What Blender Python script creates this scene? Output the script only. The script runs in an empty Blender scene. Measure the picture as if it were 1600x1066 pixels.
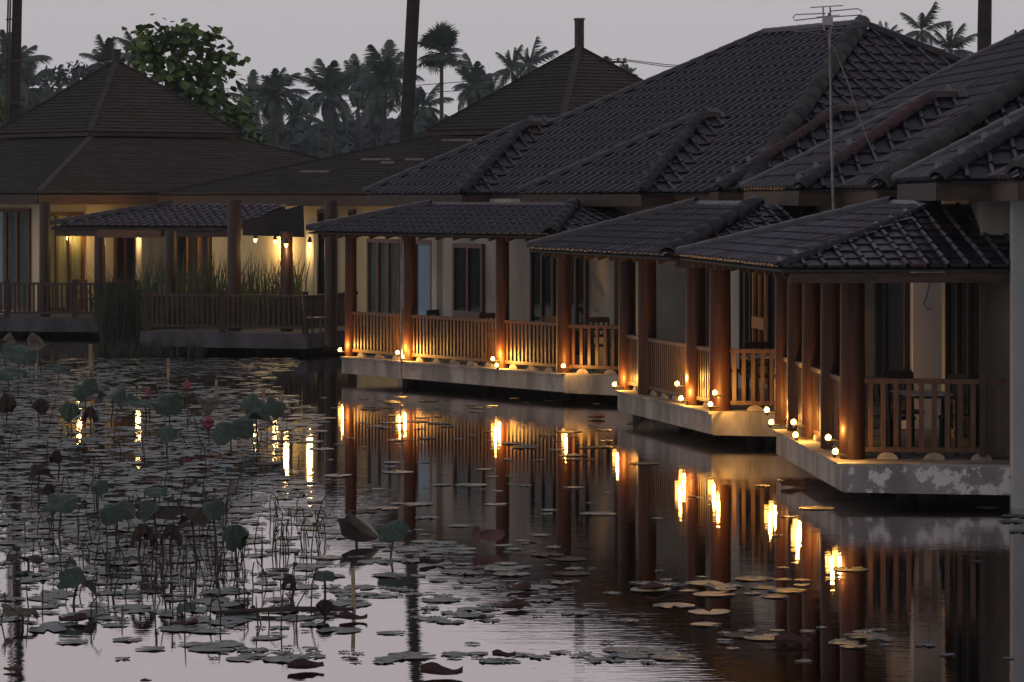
import bpy, math, random
import numpy as np
from mathutils import Matrix, Vector, noise
random.seed(7); RNG = np.random.default_rng(7)
R = math.radians
# ------------------------------------------------------------------ camera, sky, sun, exposure
WZ = 0.2; F = 5000.0; HZ = 310.0; CH = 3.9           # focal length in photo pixels, horizon row, camera height above the water
scn = bpy.context.scene
col = scn.collection
cam_d = bpy.data.cameras.new('camera'); cam = bpy.data.objects.new('camera', cam_d); col.objects.link(cam)
cam.location = (0, 0, CH); cam.rotation_euler = (R(90), 0, 0)
cam_d.sensor_width = 36; cam_d.lens = F / 1600 * 36; cam_d.shift_y = -(533 - HZ) / 1600
cam_d.clip_start = 0.5; cam_d.clip_end = 9000
scn.camera = cam
world = bpy.data.worlds.new('World'); scn.world = world; world.use_nodes = True
wn = world.node_tree; wn.nodes.clear()
sky = wn.nodes.new('ShaderNodeTexSky'); sky.sky_type = 'NISHITA'; sky.sun_disc = False
sky.sun_elevation = R(3); sky.sun_rotation = R(-120); sky.air_density = 1.5; sky.dust_density = 3
s_mul = wn.nodes.new('ShaderNodeMix'); s_mul.data_type = 'RGBA'; s_mul.inputs[0].default_value = 0.93
tc = wn.nodes.new('ShaderNodeTexCoord'); sx = wn.nodes.new('ShaderNodeSeparateXYZ'); wn.links.new(tc.outputs['Generated'], sx.inputs[0])
cloud = wn.nodes.new('ShaderNodeValToRGB'); wn.links.new(sx.outputs[2], cloud.inputs[0])     # dusk overcast, a little pinker low down, darkened overhead to cut ambient light
cr = cloud.color_ramp; cr.elements[0].position = 0.0; cr.elements[0].color = (.535, .522, .55, 1)
cr.elements[1].position = 0.6; cr.elements[1].color = (.20, .20, .25, 1)
e_ = cr.elements.new(.16); e_.color = (.55, .50, .52, 1)
bg = wn.nodes.new('ShaderNodeBackground'); bg.inputs[1].default_value = 0.1
wo = wn.nodes.new('ShaderNodeOutputWorld')
cl10 = wn.nodes.new('ShaderNodeVectorMath'); cl10.operation = 'SCALE'; cl10.inputs['Scale'].default_value = 10; wn.links.new(cloud.outputs[0], cl10.inputs[0])
wn.links.new(sky.outputs[0], s_mul.inputs[6]); wn.links.new(cl10.outputs[0], s_mul.inputs[7])
wn.links.new(s_mul.outputs[2], bg.inputs[0]); wn.links.new(bg.outputs[0], wo.inputs[0])
sun_d = bpy.data.lights.new('sun', 'SUN'); sun_d.energy = 0.12; sun_d.angle = R(40); sun_d.color = (1, .93, .9)
sun = bpy.data.objects.new('sun', sun_d); col.objects.link(sun); sun.rotation_euler = (R(55), 0, R(-60))
scn.view_settings.view_transform = 'Standard'; scn.view_settings.look = 'None'
scn.view_settings.exposure = 0; scn.view_settings.gamma = 1; scn.view_settings.use_curve_mapping = False
scn.render.engine = 'CYCLES'
cy = scn.cycles; cy.max_bounces = 6; cy.diffuse_bounces = 2; cy.glossy_bounces = 3; cy.transmission_bounces = 2; cy.transparent_max_bounces = 6; cy.volume_bounces = 0

# ------------------------------------------------------------------ helpers
def at(px, Y, z=0.0): return Vector(((px - 800) * Y / F, Y, z))
def on_z(px, py, z): return at(px, F * (CH - z) / (py - HZ), z)
def zat(py, Y): return CH - (py - HZ) * Y / F
MATS = {}
def mat(name, c, rough=.6, c2=None, scale=4.0, detail=4.0, stretch=(1, 1, 1), bump=0.0, bscale=None, spec=.5, metal=0, emis=None, es=0,
        lo=.4, hi=.62, coord='pos', rvar=0.0, c3=None, s3=None, lo3=.55, hi3=.6, sub=None):
    m = bpy.data.materials.new(name); m.use_nodes = True; nt = m.node_tree; b = nt.nodes['Principled BSDF']
    b.inputs['Roughness'].default_value = rough; b.inputs['Specular IOR Level'].default_value = spec; b.inputs['Metallic'].default_value = metal
    b.inputs['Base Color'].default_value = (*c, 1)
    def vec(st):
        if coord == 'pos': g = nt.nodes.new('ShaderNodeNewGeometry').outputs['Position']
        else: g = nt.nodes.new('ShaderNodeTexCoord').outputs['Object']
        mp = nt.nodes.new('ShaderNodeMapping'); mp.inputs['Scale'].default_value = st
        nt.links.new(g, mp.inputs[0]); return mp.outputs[0]
    out = None
    if c2:
        n = nt.nodes.new('ShaderNodeTexNoise'); n.inputs['Scale'].default_value = scale; n.inputs['Detail'].default_value = detail
        nt.links.new(vec(stretch), n.inputs['Vector'])
        r = nt.nodes.new('ShaderNodeMapRange'); r.inputs[1].default_value = lo; r.inputs[2].default_value = hi
        nt.links.new(n.outputs[0], r.inputs[0])
        mx = nt.nodes.new('ShaderNodeMix'); mx.data_type = 'RGBA'; mx.inputs[6].default_value = (*c, 1); mx.inputs[7].default_value = (*c2, 1)
        nt.links.new(r.outputs[0], mx.inputs[0]); out = mx.outputs[2]
    if c3:
        n3 = nt.nodes.new('ShaderNodeTexNoise'); n3.inputs['Scale'].default_value = s3 or 2; n3.inputs['Detail'].default_value = 6; n3.inputs['Roughness'].default_value = .65
        nt.links.new(vec((1, 1, 1)), n3.inputs['Vector'])
        r3 = nt.nodes.new('ShaderNodeMapRange'); r3.inputs[1].default_value = lo3; r3.inputs[2].default_value = hi3
        nt.links.new(n3.outputs[0], r3.inputs[0])
        mx3 = nt.nodes.new('ShaderNodeMix'); mx3.data_type = 'RGBA'; mx3.inputs[7].default_value = (*c3, 1)
        if out: nt.links.new(out, mx3.inputs[6])
        else: mx3.inputs[6].default_value = (*c, 1)
        nt.links.new(r3.outputs[0], mx3.inputs[0]); out = mx3.outputs[2]
    if rvar:
        oi = nt.nodes.new('ShaderNodeObjectInfo'); hs = nt.nodes.new('ShaderNodeHueSaturation')
        mr = nt.nodes.new('ShaderNodeMapRange'); mr.inputs[3].default_value = 1 - rvar; mr.inputs[4].default_value = 1 + rvar
        nt.links.new(oi.outputs['Random'], mr.inputs[0]); nt.links.new(mr.outputs[0], hs.inputs['Value'])
        if out: nt.links.new(out, hs.inputs['Color'])
        else: hs.inputs['Color'].default_value = (*c, 1)
        out = hs.outputs[0]
    if out: nt.links.new(out, b.inputs['Base Color'])
    if bump:
        nb = nt.nodes.new('ShaderNodeTexNoise'); nb.inputs['Scale'].default_value = bscale or scale * 3; nb.inputs['Detail'].default_value = 5
        nt.links.new(vec(stretch), nb.inputs['Vector'])
        bp = nt.nodes.new('ShaderNodeBump'); bp.inputs['Strength'].default_value = bump; bp.inputs['Distance'].default_value = .02
        nt.links.new(nb.outputs[0], bp.inputs['Height']); nt.links.new(bp.outputs[0], b.inputs['Normal'])
    if emis: b.inputs['Emission Color'].default_value = (*emis, 1); b.inputs['Emission Strength'].default_value = es
    if sub: b.inputs['Subsurface Weight'].default_value = sub
    MATS[name] = m; return m

mat('tile_roll_highlight', (.10, .088, .108), .36, (.058, .048, .062), 2.2, 3, bump=.2, bscale=60, c3=(.10, .05, .042), s3=.9, lo3=.6, hi3=.7, rvar=.3)  # light copy for the roll tops, sky highlights on the ribs put into colour
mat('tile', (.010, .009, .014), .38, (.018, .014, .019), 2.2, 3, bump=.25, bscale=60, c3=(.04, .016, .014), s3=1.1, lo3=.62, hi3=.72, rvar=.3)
mat('tile_red', (.06, .014, .012), .42, (.03, .012, .014), 3, 3, bump=.25, bscale=60, rvar=.2)
mat('cap_grey', (.055, .052, .046), .7, (.024, .022, .024), 3, 4, bump=.4, bscale=30, rvar=.2)
mat('roof_base', (.02, .018, .02), .8)
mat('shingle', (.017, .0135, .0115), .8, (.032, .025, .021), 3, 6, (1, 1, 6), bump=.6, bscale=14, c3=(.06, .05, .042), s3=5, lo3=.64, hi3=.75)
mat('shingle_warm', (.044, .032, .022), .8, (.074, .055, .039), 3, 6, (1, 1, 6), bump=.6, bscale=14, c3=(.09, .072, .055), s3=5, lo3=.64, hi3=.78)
mat('shingle_hip', (.065, .056, .05), .8, (.035, .03, .027), 5, 5, bump=.4)
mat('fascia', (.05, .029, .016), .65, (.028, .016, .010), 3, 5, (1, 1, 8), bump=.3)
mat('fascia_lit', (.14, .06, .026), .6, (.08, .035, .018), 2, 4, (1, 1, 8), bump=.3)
mat('soffit', (.03, .025, .019), .8, (.016, .013, .010), 3)
mat('post', (.052, .018, .006), .5, (.026, .009, .0035), 2.2, 5, (7, 7, .6), bump=.25, rvar=.15, spec=.3)
mat('rail', (.085, .038, .011), .5, (.042, .018, .006), 3, 5, (6, 6, 1), bump=.2, rvar=.18)
mat('rail_dark', (.045, .024, .014), .6, (.026, .014, .009), 3, 5, (6, 6, 1), bump=.2, rvar=.2)
mat('wall', (.38, .365, .315), .85, (.27, .26, .22), 1.4, 6, (1, 1, .5), bump=.15, bscale=40)
mat('wall_yellow', (.66, .57, .37), .85, (.54, .46, .29), 1.2, 5, (1, 1, .5), bump=.15, bscale=40)
mat('post_dark', (.042, .015, .008), .45, (.024, .009, .005), 2.2, 5, (7, 7, .6), bump=.25, rvar=.15)
mat('wall_white', (.74, .73, .70), .85, (.66, .65, .62), 1.4, 6, (1, 1, .5), bump=.12, bscale=40)
mat('concrete', (.33, .315, .285), .85, (.17, .165, .15), 2.2, 8, (1, 1, .35), bump=.4, bscale=20, c3=(.10, .095, .085), s3=1.3, lo3=.58, hi3=.72)
mat('concrete_peel', (.24, .235, .23), .85, (.15, .147, .145), 2.2, 8, (1, 1, .5), bump=.5, bscale=20, c3=(.52, .52, .52), s3=3.2, lo3=.50, hi3=.54)
mat('concrete_dark', (.085, .083, .088), .85, (.045, .044, .046), 2, 8, (1, 1, .4), bump=.4, bscale=20)
mat('pillar', (.34, .37, .38), .8, (.26, .29, .30), 1.2, 6, (1, 1, .4), bump=.15)
mat('curtain_blue', (.42, .50, .56), .9, (.32, .39, .45), 6, 3, (1, 1, .1), emis=(.40, .48, .54), es=.085)  # faint glow put into the cloth, standing for room light behind it
mat('curtain_dark', (.022, .025, .03), .9, (.012, .013, .016), 6, 3, (1, 1, .1))
mat('curtain_navy', (.035, .048, .072), .9, (.022, .03, .046), 6, 3, (1, 1, .1))
mat('curtain_green', (.24, .25, .20), .9, (.14, .15, .12), 6, 3, (1, 1, .1))
mat('curtain_gold', (.50, .42, .20), .9, (.34, .28, .13), 6, 3, (1, 1, .1), emis=(.5, .36, .13), es=.04)  # this cloth too is given a slight glow of its own
mat('door', (.13, .052, .02), .5, (.075, .03, .014), 3, 5, (8, 8, 1), bump=.2)
mat('door_gold', (.42, .20, .06), .5, (.30, .13, .04), 3, 5, (8, 8, 1), bump=.2)
mat('dark_wood', (.022, .015, .012), .5, (.035, .022, .016), 3, 4)
mat('chair_wood', (.12, .045, .02), .5, (.06, .025, .014), 3, 4)
mat('cloth_white', (.5, .5, .5), .9)
mat('metal_pole', (.28, .25, .235), .5, (.16, .14, .13), 4, 4, metal=.4)
mat('antenna', (.32, .32, .34), .4, metal=.7)
mat('black', (.012, .012, .013), .7)
mat('lamp_body', (.05, .05, .05), .4, metal=.5)
mat('bulb', (1, .8, .4), .4, emis=(1.0, .5, .10), es=14)
mat('bulb_soft', (1, .8, .4), .4, emis=(1.0, .52, .12), es=6)
mat('trunk_dark', (.028, .022, .019), .9, (.05, .04, .034), 2, 6, (1, 1, 5), bump=.8, bscale=6)
mat('trunk', (.10, .085, .07), .9, (.06, .05, .045), 2, 5, (1, 1, 5), bump=.6)
mat('frond', (.06, .085, .065), .6, (.09, .115, .085), .8, 3, rvar=.3)  # fronds lightened, part of the distance haze is in this colour
mat('leaf', (.05, .10, .02), .5, (.13, .19, .04), 1.1, 3, rvar=.3, lo=.42, hi=.6)
mat('far_leaf', (.065, .085, .075), .8, (.095, .12, .10), .3, 3)  # paler and bluer than leaf, distance haze put into the colour
mat('reed', (.03, .05, .02), .7, (.07, .09, .035), 2, 3)
mat('reed_dark', (.014, .024, .012), .8, (.03, .042, .02), 2, 3)
mat('pad', (.020, .042, .038), .34, (.052, .095, .084), 1.6, 4, c3=(.08, .04, .03), s3=1.7, lo3=.57, hi3=.66, rvar=.25, bump=.3, bscale=25)
mat('pad_brown', (.075, .022, .013), .65, (.035, .012, .010), 6, 4, rvar=.3, bump=.5, bscale=20)
mat('lotus', (.024, .046, .032), .55, (.048, .082, .055), 5, 4, rvar=.3, bump=.4, bscale=18, coord='obj', spec=.4, c3=(.045, .03, .018), s3=3, lo3=.6, hi3=.7)
mat('lotus_dead', (.05, .028, .019), .85, (.022, .013, .010), 2.5, 5, rvar=.3, bump=.8, bscale=18, coord='obj')
mat('lotus_pale', (.15, .12, .085), .85, (.07, .052, .036), 2.5, 6, bump=.8, bscale=18, coord='obj')
mat('stem', (.035, .024, .018), .8, (.06, .045, .03), 4)
mat('pink', (.22, .03, .06), .6, (.32, .08, .12), 12, 3, coord='obj')
mat('petal_leaf', (.15, .07, .055), .6, (.09, .04, .032), 8, 3, coord='obj')
mat('bamboo', (.33, .27, .17), .6, (.20, .15, .09), 3, 4, (1, 1, 4))
mat('ground', (.035, .04, .02), .95, (.06, .055, .03), .6, 6, bump=.5)
mat('wire', (.02, .02, .02), .6)
mat('stone', (.30, .27, .23), .85, (.18, .16, .14), 8, 4, bump=.4)
# water: dark pond that mirrors the dusk sky, with faint cross ripples
def water_mat():
    m = bpy.data.materials.new('water'); m.use_nodes = True; nt = m.node_tree; b = nt.nodes['Principled BSDF']
    b.inputs['Base Color'].default_value = (.006, .006, .006, 1); b.inputs['Roughness'].default_value = .02; b.inputs['IOR'].default_value = 1.9; b.inputs['Specular IOR Level'].default_value = 1.0
    g = nt.nodes.new('ShaderNodeNewGeometry'); hs = []
    for sc, st, dist in ((1.0, (3.0, 13.0, 1), .0011), (1.0, (.3, 1.6, 1), .0014)):
        mp = nt.nodes.new('ShaderNodeMapping'); mp.inputs['Scale'].default_value = st; nt.links.new(g.outputs['Position'], mp.inputs[0])
        n = nt.nodes.new('ShaderNodeTexNoise'); n.inputs['Scale'].default_value = sc; n.inputs['Detail'].default_value = 2.5
        nt.links.new(mp.outputs[0], n.inputs['Vector'])
        mu = nt.nodes.new('ShaderNodeMath'); mu.operation = 'MULTIPLY'; mu.inputs[1].default_value = dist; nt.links.new(n.outputs[0], mu.inputs[0]); hs.append(mu)
    ad = nt.nodes.new('ShaderNodeMath'); nt.links.new(hs[0].outputs[0], ad.inputs[0]); nt.links.new(hs[1].outputs[0], ad.inputs[1])
    bp = nt.nodes.new('ShaderNodeBump'); bp.inputs['Strength'].default_value = 1; bp.inputs['Distance'].default_value = 1
    nt.links.new(ad.outputs[0], bp.inputs['Height'])
    gl = nt.nodes.new('ShaderNodeBsdfGlossy'); gl.inputs['Roughness'].default_value = .02; gl.inputs['Color'].default_value = (.78, .745, .75, 1); nt.links.new(bp.outputs[0], gl.inputs['Normal'])
    nt.links.new(gl.outputs[0], nt.nodes['Material Output'].inputs[0]); nt.nodes.remove(b)
    MATS['water'] = m
water_mat()
def glass_mat():
    m = bpy.data.materials.new('glass'); m.use_nodes = True; nt = m.node_tree; nt.nodes.remove(nt.nodes['Principled BSDF'])
    t = nt.nodes.new('ShaderNodeBsdfTransparent'); t.inputs[0].default_value = (.8, .84, .85, 1)
    gl = nt.nodes.new('ShaderNodeBsdfGlossy'); gl.inputs['Roughness'].default_value = .04
    fr = nt.nodes.new('ShaderNodeFresnel'); fr.inputs[0].default_value = 1.06; mx = nt.nodes.new('ShaderNodeMixShader')
    mx.inputs[0].default_value = .05; nt.nodes.remove(fr); nt.links.new(t.outputs[0], mx.inputs[1]); nt.links.new(gl.outputs[0], mx.inputs[2])
    nt.links.new(mx.outputs[0], nt.nodes['Material Output'].inputs[0]); MATS['glass'] = m
glass_mat()

class MB:
    def __init__(s): s.v = []; s.f = []; s.sm = []
    def add(s, vs, fs, smooth=False):
        o = len(s.v); s.v += [tuple(v) for v in vs]; s.f += [tuple(i + o for i in f) for f in fs]; s.sm += [smooth] * len(fs); return s
    def box(s, c, d, rz=0, M=None):
        x, y, z = d[0] / 2, d[1] / 2, d[2] / 2; m = M or (Matrix.Translation(c) @ Matrix.Rotation(rz, 4, 'Z'))
        vs = [m @ Vector(p) for p in ((-x,-y,-z),(x,-y,-z),(x,y,-z),(-x,y,-z),(-x,-y,z),(x,-y,z),(x,y,z),(-x,y,z))]
        return s.add(vs, ((0,3,2,1),(4,5,6,7),(0,1,5,4),(1,2,6,5),(2,3,7,6),(3,0,4,7)))
    def bar(s, a, b, w, h, up=Vector((0, 0, 1))):
        a = Vector(a); b = Vector(b); d = b - a; L = d.length; d.normalize()
        if abs(d.dot(up)) > .99: up = Vector((0, 1, 0))
        x = d.cross(up).normalized(); y = x.cross(d).normalized()
        M = Matrix(((d.x, x.x, y.x, 0), (d.y, x.y, y.y, 0), (d.z, x.z, y.z, 0), (0, 0, 0, 1))); M.translation = (a + b) / 2
        return s.box(None, (L, w, h), M=M)
    def tube(s, pts, rads, n=8, cap=True, smooth=True):
        pts = [Vector(p) for p in pts]
        if not hasattr(rads, '__len__'): rads = [rads] * len(pts)
        vs = []; fs = []
        for i, p in enumerate(pts):
            d = (pts[min(i + 1, len(pts) - 1)] - pts[max(i - 1, 0)]).normalized()
            up = Vector((0, 0, 1)) if abs(d.z) < .9 else Vector((0, 1, 0))
            x = d.cross(up).normalized(); y = d.cross(x).normalized()
            for k in range(n):
                a = 2 * math.pi * k / n; vs.append(p + (x * math.cos(a) + y * math.sin(a)) * rads[i])
        for i in range(len(pts) - 1):
            for k in range(n): fs.append((i*n+k, i*n+(k+1) % n, (i+1)*n+(k+1) % n, (i+1)*n+k))
        s.add(vs, fs, smooth)
        if cap:
            s.add(vs[:n], [tuple(range(n))]); s.add(vs[-n:], [tuple(reversed(range(n)))])
        return s
    def prism(s, poly, z0, z1):
        n = len(poly); ar = sum(poly[i][0]*poly[(i+1) % n][1]-poly[(i+1) % n][0]*poly[i][1] for i in range(n))
        if ar < 0: poly = poly[::-1]
        vs = [(p[0], p[1], z0) for p in poly] + [(p[0], p[1], z1) for p in poly]
        return s.add(vs, [tuple(range(n, 2*n)), tuple(reversed(range(n)))] + [(i, (i+1) % n, n+(i+1) % n, n+i) for i in range(n)])
    def mesh(s, name):
        me = bpy.data.meshes.new(name); me.from_pydata(s.v, [], s.f); me.polygons.foreach_set('use_smooth', s.sm); me.update(); return me
WM = {}
def link(name, data, material=None, parent=None, M=None, **props):
    o = bpy.data.objects.new(name, data); col.objects.link(o)
    M = M.copy() if M is not None else Matrix.Identity(4); WM[o.name] = M
    if parent is not None:
        o.parent = parent; o.matrix_basis = M; o.matrix_parent_inverse = WM[parent.name].inverted()
    else: o.matrix_basis = M
    if material and data is not None and len(data.materials) == 0: data.materials.append(MATS[material])
    for k, v in props.items(): o[k] = v
    return o
def part(name, mb, material, parent, **p): return link(name, mb.mesh(name), material, parent, **p)
def thing(name, loc, label, cat, group=None):
    o = link(name, None, None, None, Matrix.Translation(loc), label=label, category=cat)
    o.empty_display_size = .2
    if group: o['group'] = group
    return o
def solo(name, mb_or_mesh, material, label, cat, group=None, M=None, kind=None):
    me = mb_or_mesh.mesh(name) if isinstance(mb_or_mesh, MB) else mb_or_mesh
    o = link(name, me, material, None, M, label=label, category=cat)
    if group: o['group'] = group
    if kind: o['kind'] = kind
    return o
def np_mesh(name, V, Fq, material, smooth=False):
    me = bpy.data.meshes.new(name); n = len(Fq); k = Fq.shape[1]
    me.vertices.add(len(V)); me.vertices.foreach_set('co', np.asarray(V, dtype=np.float32).ravel())
    me.loops.add(n * k); me.loops.foreach_set('vertex_index', np.asarray(Fq, dtype=np.int32).ravel())
    me.polygons.add(n); me.polygons.foreach_set('loop_start', np.arange(0, n * k, k, dtype=np.int32))
    me.polygons.foreach_set('use_smooth', np.full(n, smooth)); me.update(calc_edges=True); me.materials.append(MATS[material]); return me
def merge(base_v, base_f, mats):
    """many transformed copies of one small quad mesh as arrays"""
    bv = np.asarray(base_v); bf = np.asarray(base_f); M = np.array([np.array(m) for m in mats])
    V = np.einsum('nij,kj->nki', M[:, :3, :3], bv) + M[:, None, :3, 3]
    Fq = bf[None] + (np.arange(len(M)) * len(bv))[:, None, None]
    return V.reshape(-1, 3), Fq.reshape(-1, bf.shape[1])
def frame(o, e, g, n):
    M = Matrix(((e.x, g.x, n.x, o.x), (e.y, g.y, n.y, o.y), (e.z, g.z, n.z, o.z), (0, 0, 0, 1))); return M
# ------------------------------------------------------------------ the setting: water, ground
w = MB(); w.add([(-400, -60, WZ), (120, -60, WZ), (120, 120, WZ), (-400, 120, WZ)], [(0, 1, 2, 3)])
link('water', w.mesh('water'), 'water', kind='structure')
shore = [(120, 30), (12, 36), (7.6, 41), (7.2, 47), (6.4, 51), (5.2, 57), (4.0, 61), (1.0, 66), (-1.6, 72), (-3.5, 81), (-9, 84), (-13, 93), (-30, 97), (-400, 100)]
g = MB(); far = [(-4000, 6000), (4000, 6000), (4000, 30)]
poly = [(x, y) for x, y in shore] + [(-4000, 100)] + far
g.prism(poly, -2.0, .42)
link('ground', g.mesh('ground'), 'ground', kind='structure')
b = MB(); b.add([(-4000, -200, -1.9), (4000, -200, -1.9), (4000, 130, -1.9), (-4000, 130, -1.9)], [(0, 1, 2, 3)])
link('lake_bed', b.mesh('lake_bed'), 'ground', kind='structure')

# ------------------------------------------------------------------ roof tile and ridge cap
TW, TL, TE = .25, .34, .29
def tile_geo():
    prof = [(0, .0), (.012, .028), (.032, .042), (.052, .030), (.068, .003), (.12, .008), (.17, .010), (.215, .008), (.252, .0)]
    v = []; f = []; n = len(prof)
    for x, z in prof: v.append((x, -.02, z + .026))
    for x, z in prof: v.append((x, TL - .02, z + .002))
    for x, z in prof: v.append((x, -.02, z + .026))
    for x, z in prof: v.append((x, -.015, z - .004))
    for i in range(n - 1):
        f.append((i, i + 1, n + i + 1, n + i)); f.append((3*n + i, 3*n + i + 1, 2*n + i + 1, 2*n + i))
    return v, f
TV, TF = tile_geo()
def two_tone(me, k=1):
    me.materials.append(MATS['tile_roll_highlight']); n = len(me.polygons); i = np.arange(n) % len(TF); me.polygons.foreach_set('material_index', ((i % 2 == 0) & (i // 2 > 0) & (i // 2 < 3)).astype(np.int32)); return me
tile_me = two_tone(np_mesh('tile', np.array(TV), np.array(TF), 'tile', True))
tile_me_red = np_mesh('tile', np.array(TV), np.array(TF), 'tile_red', True)
def cap_geo(L=.40, r=.115):
    v = []; f = []; n = 9
    for y, rr in ((0, r * 1.08), (L, r * .9)):
        for k in range(n):
            a = math.pi * (k / (n - 1)) ; v.append((math.cos(a) * rr * 1.1, y, math.sin(a) * rr - .03))
    for k in range(n):
        a = math.pi * (k / (n - 1)); v.append((math.cos(a) * r * .95, 0, math.sin(a) * r * .85 - .04))
    for k in range(n - 1): f.append((k, k + 1, n + k + 1, n + k)); f.append((2*n + k, 2*n + k + 1, k + 1, k))
    return v, f
CV, CF = cap_geo()
cap_me = {k: np_mesh('ridge_cap', np.array(CV), np.array(CF), k, True) for k in ('tile', 'tile_red', 'cap_grey')}
def caps(a, b, parent, style=lambda f: 'tile', scale=1.0):
    a = Vector(a); b = Vector(b); d = b - a; L = d.length
    if L < .2: return
    d.normalize(); x = d.cross(Vector((0, 0, 1))).normalized(); n = x.cross(d).normalized(); k = max(1, int(L / (.33 * scale)))
    for i in range(k):
        p = a + d * (L * i / k) + n * (.045 * scale)
        M = frame(p, x * scale, (d + n * .045).normalized() * scale, n * scale)
        link('ridge_cap', cap_me[style(i / k)], None, parent, M)
def proj(p): return (800 + F * p.x / p.y, HZ + F * (CH - p.z) / p.y)
def tile_face(O, e, g, smax, tmax, inside, sc=1.0):
    """matrices of the tiles that cover one roof plane; inside(s, t) in metres along the eave and horizontally up the slope"""
    n = e.cross(g).normalized(); cg = math.hypot(g.x, g.y); out = []; TW, TE = .25 * sc, .29 * sc
    for j in range(int(tmax / cg / TE) + 1):
        for i in range(int(smax / TW) + 1):
            s, t = (i + .5) * TW, (j + .45) * TE * cg
            if not inside(s, t): continue
            p = O + e * (i * TW) + g * (j * TE) + n * (random.uniform(-.004, .004))
            tw = random.gauss(0, .006); e2 = (e + g * tw).normalized(); g2 = n.cross(e2)
            out.append(frame(p, e2 * sc, g2 * sc, n * sc))
    return out
def lay_tiles(house, lists):
    """lists: (parent, matrices). The 300 that show largest become parts, the rest one joined part for each parent"""
    allm = []
    for parent, ms in lists:
        for M in ms:
            p = M.translation; px, py = proj(p); vd = (Vector((0, 0, CH)) - p).normalized()
            n = Vector((M[0][2], M[1][2], M[2][2])); q = max(0, n.dot(vd)) / (p.y ** 2)
            if not (-20 < px < 1620 and py > -20): q = 0
            allm.append((q, parent, M))
    allm.sort(key=lambda a: -a[0])
    for q, parent, M in allm[:300]:
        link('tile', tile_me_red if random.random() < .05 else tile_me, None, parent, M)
    for parent, _ in lists:
        rest = [M for q, pr, M in allm[300:] if pr == parent]
        if rest:
            V, Fq = merge(TV, TF, rest)
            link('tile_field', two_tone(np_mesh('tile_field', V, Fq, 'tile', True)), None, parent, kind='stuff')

# ------------------------------------------------------------------ the three tiled houses
PT = .56; RR = 6.0; LL = 3.9; BP = .65; BAYS = ((0, 5.2), (8.0, 13.2)); SM = 2 * RR + LL; TM = 2 * RR + BP
def zm(s, t): return PT * min(t - BP, s, SM - s, TM - t)
def zb(k, s, t): return PT * min(t, s - BAYS[k][0], BAYS[k][1] - s) if 0 <= t < 7 else -9
def ztop(s, t): return max(zm(s, t), zb(0, s, t), zb(1, s, t))

def curtain(parent, a, b, z0, z1, material, amp=.03, waves=None):
    a = Vector((a.x, a.y, 0)); b = Vector((b.x, b.y, 0)); L = (b - a).length; n = max(8, int(L / .05)); d = (b - a) / L; nn = Vector((d.y, -d.x, 0))
    m = MB(); vs = []
    for i in range(n + 1):
        x = L * i / n; off = amp * math.sin(x * 38 + .6 * math.sin(x * 9)); p = a + d * x + nn * off
        vs += [(p.x, p.y, z0), (p.x, p.y, z1)]
    m.add(vs, [(2*i, 2*i+2, 2*i+3, 2*i+1) for i in range(n)], True)
    return part('curtain', m, material, parent)

def window(parent, a, b, z0, z1, out, cmat, fmat='door', lock=None, name='window', mull=1):
    """a window or glazed door standing on a wall between ground points a and b; out = outward normal"""
    a = Vector((a.x, a.y, 0)); b = Vector((b.x, b.y, 0)); d = (b - a).normalized(); fw = .06
    m = MB(); o = out * .045; Z = Vector((0, 0, 1))
    fw = min(.07, (b - a).length * .12)
    m.bar(a + o + Z * z0, a + o + Z * z1, .07, fw * 1.2, d); m.bar(b + o + Z * z0, b + o + Z * z1, .07, fw * 1.2, d)
    m.bar(a + o + Z * (z1 - .04), b + o + Z * (z1 - .04), .075, .09)
    m.bar(a + o + Z * (z0 + .05), b + o + Z * (z0 + .05), .075, .12)
    for k in range(1, mull + 1):
        c = a + (b - a) * k / (mull + 1); m.bar(c + o + Z * z0, c + o + Z * z1, .065, fw * 1.1, d)
    fr = part(name, m, fmat, parent)
    if lock: part('lock_rail', MB().bar(a + out * .06 + Z * lock, b + out * .06 + Z * lock, .08, .2), 'door_gold' if fmat == 'door_gold' else fmat, fr)
    part('pane', MB().bar(a + out * .04 + Z * (z0 + z1) / 2, b + out * .04 + Z * (z0 + z1) / 2, .008, z1 - z0 - .1), 'glass', fr)
    curtain(fr, a + out * .012, b + out * .012, z0, z1, cmat, .008)

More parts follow.
